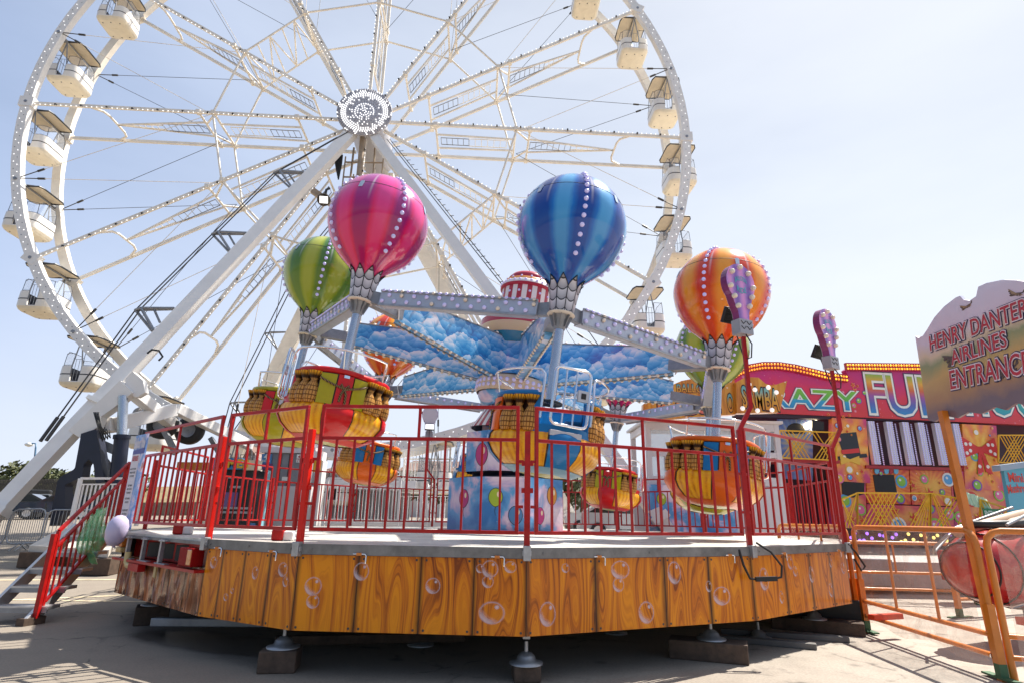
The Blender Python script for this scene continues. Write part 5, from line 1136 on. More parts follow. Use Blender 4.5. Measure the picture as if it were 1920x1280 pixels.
# yellow railings with slanting bars
def yrail(name, label, pts, fy, step, par=None, slant=1):
    t = thing(name, label, 'railing', fq3(pts[0][0], pts[0][2], fy), 'yellow railings of the funhouse')
    for (xa, ya, yb_), (xb, yc, yd) in zip(pts, pts[1:]):
        f = MB(); A0, A1, B0, B1 = fq3(xa, ya, fy), fq3(xa, yb_, fy), fq3(xb, yc, fy), fq3(xb, yd, fy)
        for p, q in ((A0, B0), (A1, B1), (A0, A1), (B0, B1)): f.bar(p, q, .045, .045, fen)
        L = (B0-A0).length; n = max(2, int(L/step))
        for j in range(n):
            s = slant if (j//max(2, n//3)) % 2 == 0 else -slant; a_ = (j+.5)/n; b_ = min(.98, max(.02, a_+s*.75/L)); f.bar(A0.lerp(B0, b_), A1.lerp(B1, a_), .026, .026, fen)
        f.build('barred_panel', YELLOW, t, True)
    return t
def fq3(px, py, l): u, z_ = fq(px, py, l); return FP+fen*l+fex*u+fey*z_
yrail('yellow_railing', 'yellow balcony railing left of the funhouse columns', [(1462, 806, 857), (1568, 810, 862)], .5, .16)
yrail('yellow_railing', 'long low yellow railing with slanting bars in front of the funhouse', [(1578, 936, 990), (1608, 923, 990), (1745, 924, 992), (1812, 936, 994)], 1.6, .15)
yrail('yellow_railing', 'yellow balcony railing at the right edge of the funhouse', [(1872, 815, 866), (1960, 815, 870)], .5, .14)
yrail('yellow_railing', 'short yellow railing carrying the green sign', [(1838, 936, 996), (1889, 952, 998)], 1.9, .12)
GREEN = mat('green_sign', (.03, .20, .08), .45); f = MB(); O = fq3(1862, 961, 2.0); W_ = (fq3(1881, 962, 2.0)-fq3(1844, 961, 2.0)).length
f.box(O, (W_, .03, W_*.36), 0, Matrix.Rotation(FA, 3, 'Z')); text(f, 'ENTRANCE', (O+fen*.017, fex, fey, fen), W_*.88, W_*.2, 1, .03, .004); tag(f.build('entrance_sign', [GREEN, LW]), 'small green sign reading ENTRANCE on the yellow railing', 'sign')
f = MB(); P0 = fq3(1822, 938, 1.75)
for j in range(7):
    a_ = [P0+V3((-.5+.14*j, -.05+.03*(j % 2), .30-.05*abs(j-2))), P0+V3((-.46+.15*j, -.12+.06*(j % 2), -.05-.05*j))]; b_ = [p+V3((.17, .05*(-1)**j, -.03)) for p in a_]
    f.add([a_[0], a_[1], b_[1], b_[0], a_[0]+fen*.02, a_[1]+fen*.02, b_[1]+fen*.02, b_[0]+fen*.02], [(0, 1, 2, 3), (7, 6, 5, 4), (0, 4, 5, 1), (2, 6, 7, 3)], 0, True)
tag(f.build('cloth', mat('pale_green_cloth', (.55, .68, .50), .7)), 'pale green cloth draped over the yellow railing', 'cloth')
# ticket kiosk at the right edge
kt = thing('toadstool_ride_kiosk', 'turquoise kiosk sign with red writing at the right edge of the photo', 'kiosk', fq3(1900, 990, 3.2))
f = MB()
def q32(pts, l, t, mi=0): f.prism([fq(x_, y_, l) for x_, y_ in pts], ffr(l-t), t, mi)
KT = mat('kiosk_turquoise', (.10, .36, .48), .4, coat=.2); k = N(KT); k.base(k.mix(k.ramp(k.vor(k.coord(), 2.6), [(.10, (1, 1, 1)), (.16, (0, 0, 0))]), (.09, .34, .47), (.62, .48, .10)))
q32([(1882, 880), (1975, 868), (1990, 1000), (1902, 1000)], 3.2, .12); f.build('board', KT, kt, True)
f = MB(); q32([(1875, 871), (1975, 858), (1976, 868), (1877, 882)], 3.3, .3); f.build('eave', mat('eave_grey_blue', (.28, .36, .46), .5), kt, True)
f = MB(); kx = (fex*.985-fey*-.0).normalized(); O = fq3(1904, 894, 3.2); text(f, 'Mini', (O, fex, fey, fen), .55, .30, 0, .022, .012); O = fq3(1913, 914, 3.2); text(f, 'Mushroom', (O, fex, fey, fen), 1.0, .28, 0, .022, .012, shape=lambda a, b: (a, b-a*a*.25)); f.build('lettering', mat('red_lettering', (.60, .05, .03), .4), kt, True)

# ------------------------------------------------------------------ ticket booth behind the deck
BA = R_(-2); BP = V3((6.2, 18, 0))
def bq(px, py, Y=18.0): p = at(px, py, Y); return p
booth = thing('ticket_booth', 'white framed ticket booth with an orange wooden signboard reading KASSE and SAMBA', 'ticket booth', (6.2, 18.5, .5))
UPVC = mat('white_frame', (.62, .60, .62), .4, var=.05)
bx0, bx1 = at(1215, 900, 18).x, at(1335, 900, 18).x; bx2 = at(1472, 900, 18).x
z_0, z_1, z_2 = .5, at(1300, 905, 18).z, at(1300, 792, 18).z
zs_ = at(1300, 882, 18).z; zm_ = at(1300, 850, 18).z
f = MB(); yb = 18.0
def bb_(x0, x1, z0, z1, y0, y1, mi=0): f.box(((x0+x1)/2, (y0+y1)/2, (z0+z1)/2), (x1-x0, y1-y0, z1-z0), mi)
wd = .16
for x_ in (bx0, bx0+(bx1-bx0)*.98, bx2-wd): bb_(x_, x_+wd, z_1-.06, z_2, yb, yb+.16)
bb_(bx0+wd, bx2-wd, z_2-.22, z_2-.002, yb+.004, yb+.15); bb_(bx0+wd, bx2-wd, zm_-.08, zm_+.08, yb+.006, yb+.14); bb_(bx0+wd, bx2-wd, z_1-.05, z_1+.2, yb+.008, yb+.15)
for x_ in (bx0+.55, bx0+1.15): bb_(x_, x_+.14, z_1+.2, zm_-.08, yb+.01, yb+.13)
for x_ in (bx0, bx2-wd): bb_(x_+.002, x_+wd-.002, z_1, z_2, yb+2.2, yb+2.36)
bb_(bx0, bx0+.1, z_2-.24, z_2-.02, yb+.165, yb+2.19); bb_(bx2-.1, bx2, z_2-.24, z_2-.02, yb+.165, yb+2.19); bb_(bx0-.1, bx2+.1, z_2, z_2+.08, yb-.1, yb+2.5)
bb_(bx1, bx2, z_0, z_1-.062, yb+.01, yb+.12); bb_(bx0, bx2, z_0, z_1+.3, yb+2.24, yb+2.34)
f.build('frame', UPVC, booth, True, .01)
f = MB(); f.box(((bx0+bx1)/2, yb+.08, (zm_+z_2)/2), (bx1-bx0-.2, .01, z_2-zm_-.3)); f.build('window', WINDOW, booth, True)
f = MB(); f.box(((bx1+bx2)/2, yb+.08, (zm_+z_2)/2), (bx2-bx1-.3, .01, z_2-zm_-.3)); f.build('window', WINDOW, booth, True)
f = MB(); f.box(((bx0+bx1)/2, yb+.08, (z_1+zm_)/2), (bx1-bx0-.2, .01, zm_-z_1-.1)); f.build('window', WINDOW, booth, True)
f = MB(); bb_(bx0-.05, bx1+.6, z_0, z_1-.062, yb-.1, yb+.0)
for cx_, cz_, r_, cc in ((.35, .45, .17, 'g'), (1.5, .6, .16, 'b'), (1.2, .35, .14, 'o'), (2.2, .4, .17, 'g'), (1.9, .75, .14, 'p')):
    balloon_art(f, V3((bx0+cx_, yb-.102, z_1-.75+cz_*.6)), V3((1, 0, 0)), V3((0, 0, 1)), V3((0, -1, 0)), r_, cc, 1)
f.build('painted_panel', [FOG]+BML, booth, True)
OWD = mat('orange_board_art', (.6, .25, .03), .35, coat=.3); k = N(OWD); P = k.coord()
v_ = k.n('Mapping'); v_.inputs[3].default_value = (5, 5, .5); k.l(P, v_.inputs[0]); c = k.ramp(k.noise(v_.outputs[0], 1.4, 3, .6), [(.3, (.40, .11, .01)), (.5, (.64, .26, .02)), (.75, (.74, .40, .05))])
st = k.ramp(k.vor(P, 3.0), [(.07, (1, 1, 1)), (.11, (0, 0, 0))]); k.base(k.mix(k.math('MULTIPLY', st, .75), c, (.9, .78, .65)))
LPK = grad('letter_pink_orange', [(0, (.62, .10, .16)), (.5, (.70, .22, .06)), (1, (.72, .45, .10))]); LSM = grad('letter_orange_teal', [(0, (.72, .26, .02)), (.5, (.66, .36, .03)), (.75, (.25, .45, .38)), (1, (.12, .40, .42))]); INK = mat('ink_edge', (.05, .02, .02), .4)
fb = V3((0, -1, 0)); X_ = V3((1, 0, 0)); Z_ = V3((0, 0, 1))
def bprism(f, pts, Y, t, mi=0):
    f.prism([(p.x, p.z) for p in [at(x_, y_, Y) for x_, y_ in pts]], (V3((0, Y, 0)), X_, Z_, fb), -t, mi)
f = MB(); bprism(f, [(1206, 787), (1206, 757), (1222, 748), (1250, 735), (1262, 720), (1278, 713), (1300, 709), (1330, 712), (1352, 716), (1378, 712), (1381, 776)], 17.6, .25); s1 = f.build('signboard', OWD, booth, True)
f = MB(); bprism(f, [(1382, 774), (1380, 716), (1398, 706), (1422, 707), (1436, 719), (1450, 722), (1476, 713), (1462, 772)], 17.4, .25); s2 = f.build('signboard', OWD, booth, True)
for body, x0, x1, yt, yb_, Y, mm, tilt, arcv in (('KASSE', 1232, 1352, 745, 778, 17.6, LPK, .09, .0), ('O', 1362, 1376, 737, 772, 17.6, LSM, 0, 0), ('SAMBA', 1389, 1462, 725, 768, 17.4, LSM, -.09, 0), ('BALLOON', 1268, 1345, 719, 736, 17.6, LSM, -.02, -.05)):
    A, B = at(x0, yt, Y), at(x1, yb_, Y); O = V3(((A.x+B.x)/2, Y, (A.z+B.z)/2)); sh = lambda a, b, t_=tilt, v=arcv: (a, b+a*t_+v*a*a)
    for off, lift, mt, nn in ((.06, .008, INK, 'letter_edge'), (.012, .018, mm, 'lettering')):
        f = MB(); text(f, body, (O, X_, Z_, fb), B.x-A.x, A.z-B.z, 0, off, lift, shape=sh); f.build(nn, mt, booth, True)
for (x_, y_, Y, mi) in ((1252, 770, 17.6, 0), (1283, 762, 17.6, 1), (1268, 773, 17.6, 2), (1308, 768, 17.6, 3), (1335, 738, 17.6, 0), (1392, 765, 17.4, 2), (1420, 769, 17.4, 2), (1440, 726, 17.4, 2), (1455, 735, 17.4, 2), (1404, 720, 17.4, 2), (1415, 730, 17.4, 2), (1447, 768, 17.4, 2)):
    f = MB(); f.bulb(at(x_, y_, Y)+fb*.01, fb, .075); f.build('bulb', [mat('bulb_blue', (.35, .65, .85), .2, emit=.3), mat('bulb_green', (.1, .7, .4), .2, emit=.4), mat('bulb_white', (.9, .85, .8), .2, emit=.3), mat('bulb_pink', (.9, .45, .45), .2, emit=.3)][mi] if mi not in globals().setdefault('_bm', {}) else _bm[mi], s1 if Y > 17.5 else s2, True)

# ------------------------------------------------------------------ orange barriers with plexi, entrance sign, plane ride
Q1, Q2, Q3 = V3((5.2, 9.27, 0)), V3((5.02, 6.62, 0)), V3((6.9, 5.75, 0))
HB_ = 1.45
def barrier(label, A, B, plex=True, h=HB_, name='orange_barrier', rails=(.22, .42), uprights=2, post=(1, 1)):
    t = thing(name, label, 'barrier', (A.x, A.y, 0), 'orange barriers right of the ride'); d = (B-A).normalized(); L = (B-A).length; n = V3((d.y, -d.x, 0)); U = V3((0, 0, 1))
    f = MB(); r = .1; pts = [A+U*.02, A+U*(h-.14)]+[A+d*(.14-.14*cos(R_(a)))+U*(h-.14+.14*sin(R_(a))) for a in (30, 60, 90)]+[B-d*(.14-.14*cos(R_(a)))+U*(h-.14+.14*sin(R_(a))) for a in (90, 60, 30)]+[B+U*(h-.14), B+U*.02]
    f.tube(pts, .035, 8)
    for z_ in rails: f.tube([A+U*z_, B+U*z_], .028, 7)
    for j in range(uprights):
        p = A.lerp(B, (j+1)/(uprights+1)); f.tube([p+U*rails[-1], p+U*h], .018, 6)
    for p, on in ((A, post[0]), (B, post[1])):
        if on: f.box(p+U*.36, (.075, .075, .72), 0, Matrix.Rotation(atan2(d.y, d.x), 3, 'Z')); f.box(p+U*.03, (.5, .09, .02), 1, Matrix.Rotation(atan2(d.y, d.x), 3, 'Z')); f.box(p+U*.1, (.079, .079, .12), 1, Matrix.Rotation(atan2(d.y, d.x), 3, 'Z'))
    f.build('frame', [ORANGE, mat('green_primer', (.05, .13, .06), .6) if 'green_primer' not in bpy.data.materials else bpy.data.materials['green_primer']], t, True)
    if plex:
        f = MB(); K = 10; R = []
        for z_ in (rails[-1]-.28, .7, 1.0, h-.03):
            R.append([A.lerp(B, .04+.92*j/K)+U*(z_+(.04*sin(j*1.3) if z_ < .5 else 0))+n*(.045+.012*sin(j*1.7+z_*4)) for j in range(K+1)])
        f.rings(R, 0, True, False); f.build('plexi_sheet', PLEX, t, True)
    return t
barrier('orange barrier with a scuffed clear sheet beside the right end of the wooden skirt', Q1, Q2)
barrier('nearest orange barrier at the right edge, in front of the red plane', Q2+V3((.09, -.03, 0)), Q3, post=(0, 1), uprights=1)
barrier('orange barrier panel going back from the far orange post', Q1+V3((-.05, .1, 0)), V3((5.1, 11.6, 0)), True, post=(1, 1))
for i, (A, B, lab) in enumerate(((V3((6.2, 12.3, 0)), V3((8.9, 12.0, 0)), 'farther orange tube barrier seen through the clear sheet'), (V3((7.6, 10.7, 0)), V3((9.7, 11.4, 0)), 'small orange tube barrier in the middle of the sheet'),)):
    barrier(lab, A, B, False, 1.15, rails=(.3, .6), uprights=1)
es = thing('entrance_board', 'large cut-out airfield picture board on an orange pole reading airlines entrance', 'sign', (5.05, 6.66, 0))
f = MB(); sp_ = V3((5.06, 6.68, 0)); f.bar(sp_, sp_+V3((.0, .10, 2.78)), .075, .07, (1, 0, 0)); f.disc(sp_+V3((-.06, -.0, .22)), (-.3, -.9, 0), .025, 10, 1, .01); f.disc(sp_+V3((-.02, -.05, .8)), (-.3, -.9, 0), .018, 10, 1, .01); f.build('pole', [ORANGE, CHROME], es, True)
sdir = V3((-.09, -1, 0)).normalized(); sen = V3((sdir.y, -sdir.x, 0)); SP = V3((5.10, 6.72, 0))
if sen.x > 0: sen = -sen
def sq(px, py): p = onplane(px, py, SP, sen); return ((p-SP).dot(sdir), p.z)
SKYART = mat('airfield_picture', (.4, .4, .5), .35, coat=.25); k = N(SKYART); P = k.coord(); z = k.xyz(P)[2]; y = k.xyz(P)[1]
w_ = k.math('MULTIPLY', k.math('SUBTRACT', k.noise(P, 2.4, 5, .6, .5), .5), .9)
k.base(k.ramp(k.math('ADD', k.math('MULTIPLY_ADD', z, .62, -1.72), k.math('MULTIPLY', w_, .20)), [(0, (.20, .14, .16)), (.10, (.45, .25, .12)), (.25, (.62, .40, .14)), (.36, (.28, .32, .16)), (.42, (.72, .56, .40)), (.55, (.72, .62, .74)), (.75, (.68, .68, .84)), (1, (.76, .74, .82))]))
arch = [(1716, 630), (1722, 633), (1730, 630), (1738, 618), (1752, 595), (1770, 575), (1792, 558), (1800, 555), (1806, 562), (1818, 564), (1830, 556), (1834, 538), (1850, 531), (1880, 525), (1905, 526), (1930, 530), (1990, 545), (2040, 580), (2080, 630), (2080, 760), (1960, 752), (1935, 762), (1905, 755), (1885, 768), (1865, 762), (1840, 775), (1815, 772), (1795, 783), (1770, 778), (1752, 790), (1740, 786)]
f = MB(); f.prism([sq(*p) for p in arch], (SP, sdir, V3((0, 0, 1)), sen), -.03); board = f.build('picture_board', SKYART, es, True)
def stext(body, c0, c1, h, tilt):
    a0, b0 = sq(*c0); a1, b1 = sq(*c1); w = hypot(a1-a0, b1-b0); an = atan2(b1-b0, a1-a0)
    ex = (sdir*cos(an)+V3((0, 0, 1))*sin(an)); ey = (-sdir*sin(an)+V3((0, 0, 1))*cos(an)); O = SP+sdir*(a0+a1)/2+V3((0, 0, (b0+b1)/2))
    for off, lift, mt, nn in ((.085, .004, NAVY2, 'letter_edge'), (.05, .009, LW2, 'letter_edge'), (.006, .014, LR2, 'lettering')):
        f = MB(); text(f, body, (O, ex, ey, sen), w, h, 0, off, lift, slant=.08); f.build(nn, mt, es, True)
NAVY2 = mat('navy_letter_edge', (.02, .02, .10), .4); LW2 = mat('pink_white_letter_edge', (.88, .76, .80), .4); LR2 = mat('crimson_letter', (.55, .035, .06), .4, var=.3)
stext("HENRY DANTER'S", (1745, 644), (1950, 566), .19, 0); stext('AIRLINES', (1785, 671), (1889, 634), .17, 0); stext('ENTRANCE', (1783, 712), (1934, 676), .22, 0)
PLN = mat('painted_aircraft', (.10, .07, .06), .4); PLN2 = mat('painted_aircraft_light', (.35, .24, .14), .4)
def aplane(cx, cy, s, an, m0, nn):
    a0, b0 = sq(cx, cy); f = MB(); R2 = lambda x_, y_: (a0+s*(x_*cos(an)-y_*sin(an)), b0+s*(x_*sin(an)+y_*cos(an)))
    fr = (SP, sdir, V3((0, 0, 1)), sen)
    f.prism([R2(*p) for p in [(-.5, 0), (-.4, .06), (.1, .07), (.5, .03), (.62, .16), (.68, .16), (.62, 0), (.1, -.08), (-.4, -.07)]], fr, .0035, 0)
    f.prism([R2(*p) for p in [(-.25, .02), (-.55, .38), (-.5, .38), (.08, .03)]], fr, .0055, 1); f.prism([R2(*p) for p in [(-.2, -.03), (.45, -.12), (.5, -.09), (.1, .02)]], fr, .0055, 1)
    for x_, y_ in ((-.38, .12), (-.46, .24), (.12, -.08), (.3, -.1)): f.prism([R2(x_+.07*cos(j), y_+.05*sin(j)) for j in range(0, 6)], fr, .007, 0)
    f.build(nn, [PLN, m0], es, True)
aplane(1812, 576, .16, .15, PLN2, 'painted_plane'); aplane(1905, 552, .17, -.2, PLN2, 'painted_plane'); aplane(1795, 672, .40, .25, PLN, 'painted_plane'); aplane(1885, 700, .34, .3, PLN, 'painted_plane')
# red plane of the next ride
pr = thing('plane_ride_car', 'shiny red plane shaped ride car behind the orange barrier', 'ride car', (7.6, 8.2, 0))
f = MB(); c = at(1806, 1068, 8.0); R = []
ax = V3((.93, .36, .04)).normalized(); sd2 = V3((-.36, .93, 0)); up2 = ax.cross(sd2)
for t_, r_ in ((-.02, .05), (.0, .2), (.12, .36), (.35, .47), (.8, .55), (1.4, .6), (2.2, .58), (3.2, .42), (4, .2)):
    R.append([c+ax*t_+sd2*r_*cos(2*pi*j/24)+up2*r_*.92*sin(2*pi*j/24) for j in range(24)])
f.rings(R, 0, True, capb=True, capt=True)
for t_, r_ in ((.12, .365), (.36, .476), (.82, .557), (1.42, .604)): f.tube([c+ax*t_+sd2*r_*cos(2*pi*j/30)+up2*r_*.92*sin(2*pi*j/30) for j in range(30)], .012, 5, 1, True)
f.build('fuselage', [mat('shiny_red', (.42, .008, .008), .28, coat=.3, var=.35, vs=4), DARK], pr, True)
f = MB(); f.tube([c+ax*(.9+.5*cos(2*pi*j/20))+sd2*.26*sin(2*pi*j/20)+up2*.55 for j in range(20)], .05, 8, 0, True); f.disc(c+ax*.9+up2*.53, up2, .26, 18, 0, .01, ax, .26); f.build('cockpit', BLACK, pr, True)
f = MB()
for t_, r_, an in ((.55, .52, -2.0), (.55, .52, -1.2), (1.1, .585, -1.6)):
    q_ = c+ax*t_+(sd2*cos(an)*r_+up2*sin(an)*r_*.92); nn_ = (sd2*cos(an)+up2*sin(an)).normalized(); f.disc(q_, nn_, .10, 16, 0, .008, ax); f.disc(q_+nn_*.008, nn_, .06, 16, 1, .006, ax)
f.build('roundel', [LW, BCOL['b']], pr, True)
f = MB(); f.tube([c+ax*.3+up2*.40-sd2*.2, c+ax*1.0+up2*.54-sd2*.15, c+ax*2.2+up2*.62], [.04, .08, .10], 10); f.tube([c+ax*.2+up2*.45+sd2*.1, c+ax*1.4+up2*.64, c+ax*2.3+up2*.68+sd2*.2], .07, 10); f.build('cowling', mat('cream_trim', (.50, .36, .25), .4), pr, True)
f = MB(); f.tube([c+ax*-.3+up2*.45-sd2*.1, c+ax*-.45+up2*.3, c+ax*-.2+up2*.2+sd2*.2, c+ax*.5+up2*.5+sd2*.3, c+ax*1.5+up2*.75+sd2*.1], .018, 8); f.tube([c+ax*.4+up2*.55-sd2*.4, c+ax*1.6+up2*.75-sd2*.2], .02, 8); f.build('grab_rail', GREYM, pr, True)
f = MB(); f.box(c+ax*.65-up2*.6-sd2*.35, (.5, .16, .09), 0, Matrix.Rotation(.2, 3, 'Z')); f.build('skid', mat('bright_red', (.66, .06, .02), .35), pr, True); f = MB(); f.box(c+ax*-.55+V3((-.1, 1.0, -.65)), (.55, .1, .07), 0, Matrix.Rotation(.35, 3, 'Z')); f.build('skid', bpy.data.materials['bright_red'], pr, True)
f = MB(); f.bar(c+ax*1.2-up2*.5, c+ax*1.6+V3((0, .3, -.9)), .2, .2); f.build('support', GREYM, pr, True)
f = MB(); O = c+ax*1.15-sd2*.64+up2*.2; text(f, 'RAF', (O, ax, up2, -sd2), .5, .16, 0, .04, .02); f.build('lettering', LW, pr, True)
ts = thing('ride_platform', 'low grey plane ride base with purple and yellow lights behind the clear sheets', 'ride base', (9, 13.5, 0))
f = MB(); f.box((9.4, 14.2, .5), (6, 2.5, .5)); f.box((7.2, 13.0, .55), (1.4, .4, .5), 1); f.build('base', [mat('pale_grey_base', (.45, .42, .40), .5, var=.2), GREYM], ts, True)
f = MB(); f.box((9.0, 12.2, .75), (.9, .3, .55)); f.build('control_box', FRED, ts, True)
f = MB()
O = V3((8.9, 12.9, 1.22)); f.box(O+V3((0, .1, 0)), (3.6, .12, .38), 2)
for j in range(40): f.bulb(O+V3((-1.7+j*.087, .035, .09*sin(j*1.9))), fb, .035, (j//12) % 2)
f.build('light_bar', [mat('violet_light', (.35, .15, 1), .3, emit=1.2), mat('yellow_light', (1, .75, .2), .3, emit=1), DARK], ts, True)
# ------------------------------------------------------------------ stairs on the left
st = thing('entrance_stairs', 'steep aluminium entrance stairs with a red handrail at the left end of the ride', 'stairs', (-6.3, 9.5, 0))
s0, s1 = V3((-6.52, 8.80, .06)), V3((-6.62, 10.35, DZ)); sdv = (s1-s0).normalized(); sx = V3((sdv.y, -sdv.x, 0)).normalized()
for i, o_ in enumerate((0, -.62)):
    f = MB(); f.bar(s0+sx*o_-sdv*.08, s1+sx*o_, .05, .2, (0, 0, 1)); f.build('stringer', ALU, st, True, .006)
for j in range(5):
    p = s0.lerp(s1, (j+.55)/5.2)+sx*-.22; f = MB(); f.box(p+V3((0, 0, .02)), (.76, .26, .045), 0, Matrix.Rotation(atan2(sx.y, sx.x), 3, 'Z')); f.box(p+V3((0, 0, -.01))-V3((sdv.x, sdv.y, 0)).normalized()*.125, (.75, .02, .06), 1, Matrix.Rotation(atan2(sx.y, sx.x), 3, 'Z')); f.build('tread', [ALU, GREYM], st, True)
f = MB(); U = V3((0, 0, 1)); h0, h1 = s0+sx*.05, s1+sx*.05; 
f.bar(h0+U*.02, h0+U*1.12, .06, .06, (0, 1, 0)); f.bar(h1-sdv*.1+U*.02, h1-sdv*.1+U*1.12, .06, .06, (0, 1, 0)); A, B = h0+sdv*.1, h1-sdv*.16
f.bar(A+U*1.1, h1-sdv*.05+U*1.12, .04, .045); f.bar(A+U*.86+sdv*.05, B+U*.9, .034, .036); f.bar(A+U*.13+sdv*.05, B+U*.2, .034, .036); f.bar(A+U*.1, A+U*1.1, .045, .04, (0, 1, 0))
for j in range(1, 11): p = A.lerp(B, j/11); f.bar(p+U*.15, p+U*.87, .022, .022, (0, 1, 0))
for z_ in (.3, .85): f.tube([h0+U*z_, h0+sdv*.05+U*(z_+.03), h0+sdv*.12+U*z_], .012, 5, 1)
f.build('handrail', [RED, BLACK], st, True)
f = MB(); f.box(s0+V3((-.0, -.0, -.03)), (.14, .3, .13), 0, Matrix.Rotation(-.25, 3, 'Z')); f.build('foot', TIMBER, st, True)
# green plastic tied to the handrail
gm = mat('green_plastic', (.10, .55, .22), (0.14), alpha=.62, bump=.9, vs=9); k = N(gm); k.b.inputs['Transmission Weight'].default_value = .1; nn_ = k.noise(k.coord(), 8, 4, .6); k.base(k.ramp(nn_, [(.3, (.04, .55, .18)), (.55, (.20, .80, .36)), (.8, (.70, .92, .74))]))
gc = A.lerp(B, .55)+U*.35; f = MB(); dx = V3((sdv.x, sdv.y, 0)).normalized()
out = [[(-.42, .42), (-.2, .55), (.05, .60), (.18, .58), (.30, .50)], [(-.46, .2), (-.2, .3), (.0, .30), (.18, .30), (.30, .32)], [(-.48, .02), (-.2, .0), (.05, .02), (.22, .0), (.32, .05)], [(-.3, -.05), (-.05, -.1), (.12, -.15), (.28, -.18), (.36, -.14)], [(-.0, -.2), (.1, -.28), (.2, -.33), (.33, -.36), (.42, -.3)], [(.05, -.36), (.14, -.42), (.24, -.48), (.34, -.46), (.4, -.4)]]
R = [[gc+sx*.05+dx*a_*.72+U*(b_*.85+dx.dot(dx)*a_*.35)+sx*random.uniform(-.07, .10) for a_, b_ in r] for r in out]; f.rings(R, 0, True, False)
R2 = [[p+sx*-.07+V3((random.uniform(-.03, .03), 0, random.uniform(-.03, .03))) for p in r[1:]] for r in R]; f.rings(R2[::-1], 0, True, False)
o = f.build('plastic_sheet', gm); sb = o.modifiers.new('s', 'SUBSURF'); sb.levels = sb.render_levels = 3
tag(o, 'crumpled green plastic tied round the stair handrail', 'plastic sheet')
# rules board
rb = thing('rules_board', 'tall narrow board of ride rules leaning beside the stairs', 'sign', (-5.6, 8.9, DZ))
ra, rd = V3((-5.62, 8.92, DZ-.02)), V3((.76, -.65, 0)).normalized(); rn = V3((rd.y, -rd.x, 0)); ru = V3((0, 0, 1))
BW, BH = .46, 1.32; BO = ra+rd*.40+ru*(BH/2+.06)+rn*.08
f = MB(); f.box(BO, (BW, .02, BH), 0, Matrix.Rotation(atan2(rd.y, rd.x), 3, 'Z')); 
PIC = mat('sky_print', (.2, .35, .65), .4); k = N(PIC); k.base(k.ramp(k.noise(k.coord(), 5, 4, .6, .8), [(.35, (.10, .22, .55)), (.5, (.22, .38, .72)), (.6, (.60, .55, .75)), (.7, (.66, .35, .3))]))
frb = lambda x_, z_: (BO+rd*x_+ru*z_+rn*.0105, rd, ru, rn)
f.prism([(-.21, -.52), (.06, -.52), (.08, .38), (-.21, .38)], frb(0, 0), .003, 1); f.prism([(-.225, .44), (.22, .44), (.22, .52), (-.225, .5)], frb(0, -.06), .002, 2)
text(f, 'Balloon Ride', frb(0, .54), .40, .15, 1, .05, .005); text(f, 'RIDE RULES', frb(-.07, .32), .22, .07, 3, .04, .006)
for (z_, lines) in ((.17, ('ONLY SIT DOWN', 'WHEN THE RIDE', 'IS STOPPED')), (-.06, ('KEEP ARMS', 'AND LEGS IN', 'THE BASKET')), (-.24, ('NO STANDING', 'ON SEATS')), (-.40, ('CHILDREN MUST', 'BE WITH AN', 'ADULT'))):
    for j, s in enumerate(lines): text(f, s, frb(-.075, z_-j*.05), .017*len(s), .026, 4, .02, .006)
for x_, z_, r_, cc in ((.15, -.1, .055, 'o'), (.13, .2, .05, 'b'), (.17, -.32, .06, 'p')): pass
f.build('board', [PIC, mat('paper_white', (.66, .62, .68), .5), mat('print_navy', (.06, .07, .30), .5), mat('print_red', (.5, .04, .06), .5), mat('print_black', (.03, .03, .04), .5)], rb, True)
f = MB(); bl_ = BO+rd*.18+rn*.14+ru*-.66; pr_ = [(.01, -.21), (.07, -.195), (.115, -.13), (.135, -.03), (.13, .06), (.10, .14), (.05, .185), (.01, .195)]
f.lathe(pr_, 24, 0, Matrix.Translation(bl_) @ Matrix.Rotation(.12, 4, 'Y')); f.tube([bl_+ru*-.2, bl_+ru*-.225], [.012, .02], 8); tag(f.build('toy_balloon', mat('lilac_latex', (.52, .47, .66), .3, coat=.3)), 'pale lilac toy balloon tied under the rules board', 'balloon')

# ------------------------------------------------------------------ car park side, left
def crowd(label, A, B, h=1.1, m=None):
    L = (B-A).length; d = (B-A).normalized(); t = thing('crowd_barrier', label, 'barrier', (A.x, A.y, gz(A.x, A.y)), 'grey steel crowd barriers')
    z0 = gz(A.x, A.y); U = V3((0, 0, 1)); P = lambda s, z_: A+d*s+U*(z0+z_)-U*A.z
    f = MB(); r = .15; pts = [P(r, .2)]+[P(r-r*sin(R_(a)), .2+r-r*cos(R_(a))) for a in (45, 90)]+[P(0, h-r)]+[P(r-r*cos(R_(a)), h-r+r*sin(R_(a))) for a in (45, 90)]+[P(L-r, h)]+[P(L-r+r*sin(R_(a)), h-r+r*cos(R_(a))) for a in (45, 90)]+[P(L, .2+r)]+[P(L-r+r*cos(R_(a)), .2+r-r*sin(R_(a))) for a in (45, 90)]
    f.tube(pts, .022, 7, closed=True); f.build('frame', GALV, t, True)
    bmh = None
    for j in range(1, 15):
        f = MB(); f.tube([P(L*j/15, .2), P(L*j/15, h)], .008, 5); f.build('bar', GALV, t, True)
    for s in (.35, L-.35):
        f = MB(); n = V3((d.y, -d.x, 0))
        for q in (-1, 1): f.tube([P(s, .22), P(s, .1)+n*.2*q, P(s, .02)+n*.36*q], .016, 6)
        f.build('leg', GALV, t, True)
crowd('crowd barrier nearest the stairs, in front of the navy wheel foot', at(80, 1008, 17.0).copy(), at(130, 1006, 17.2).copy()+V3((.8, 0, 0)))
crowd('middle crowd barrier left of the navy wheel foot', at(12, 1008, 16.9), at(76, 1006, 17.0))
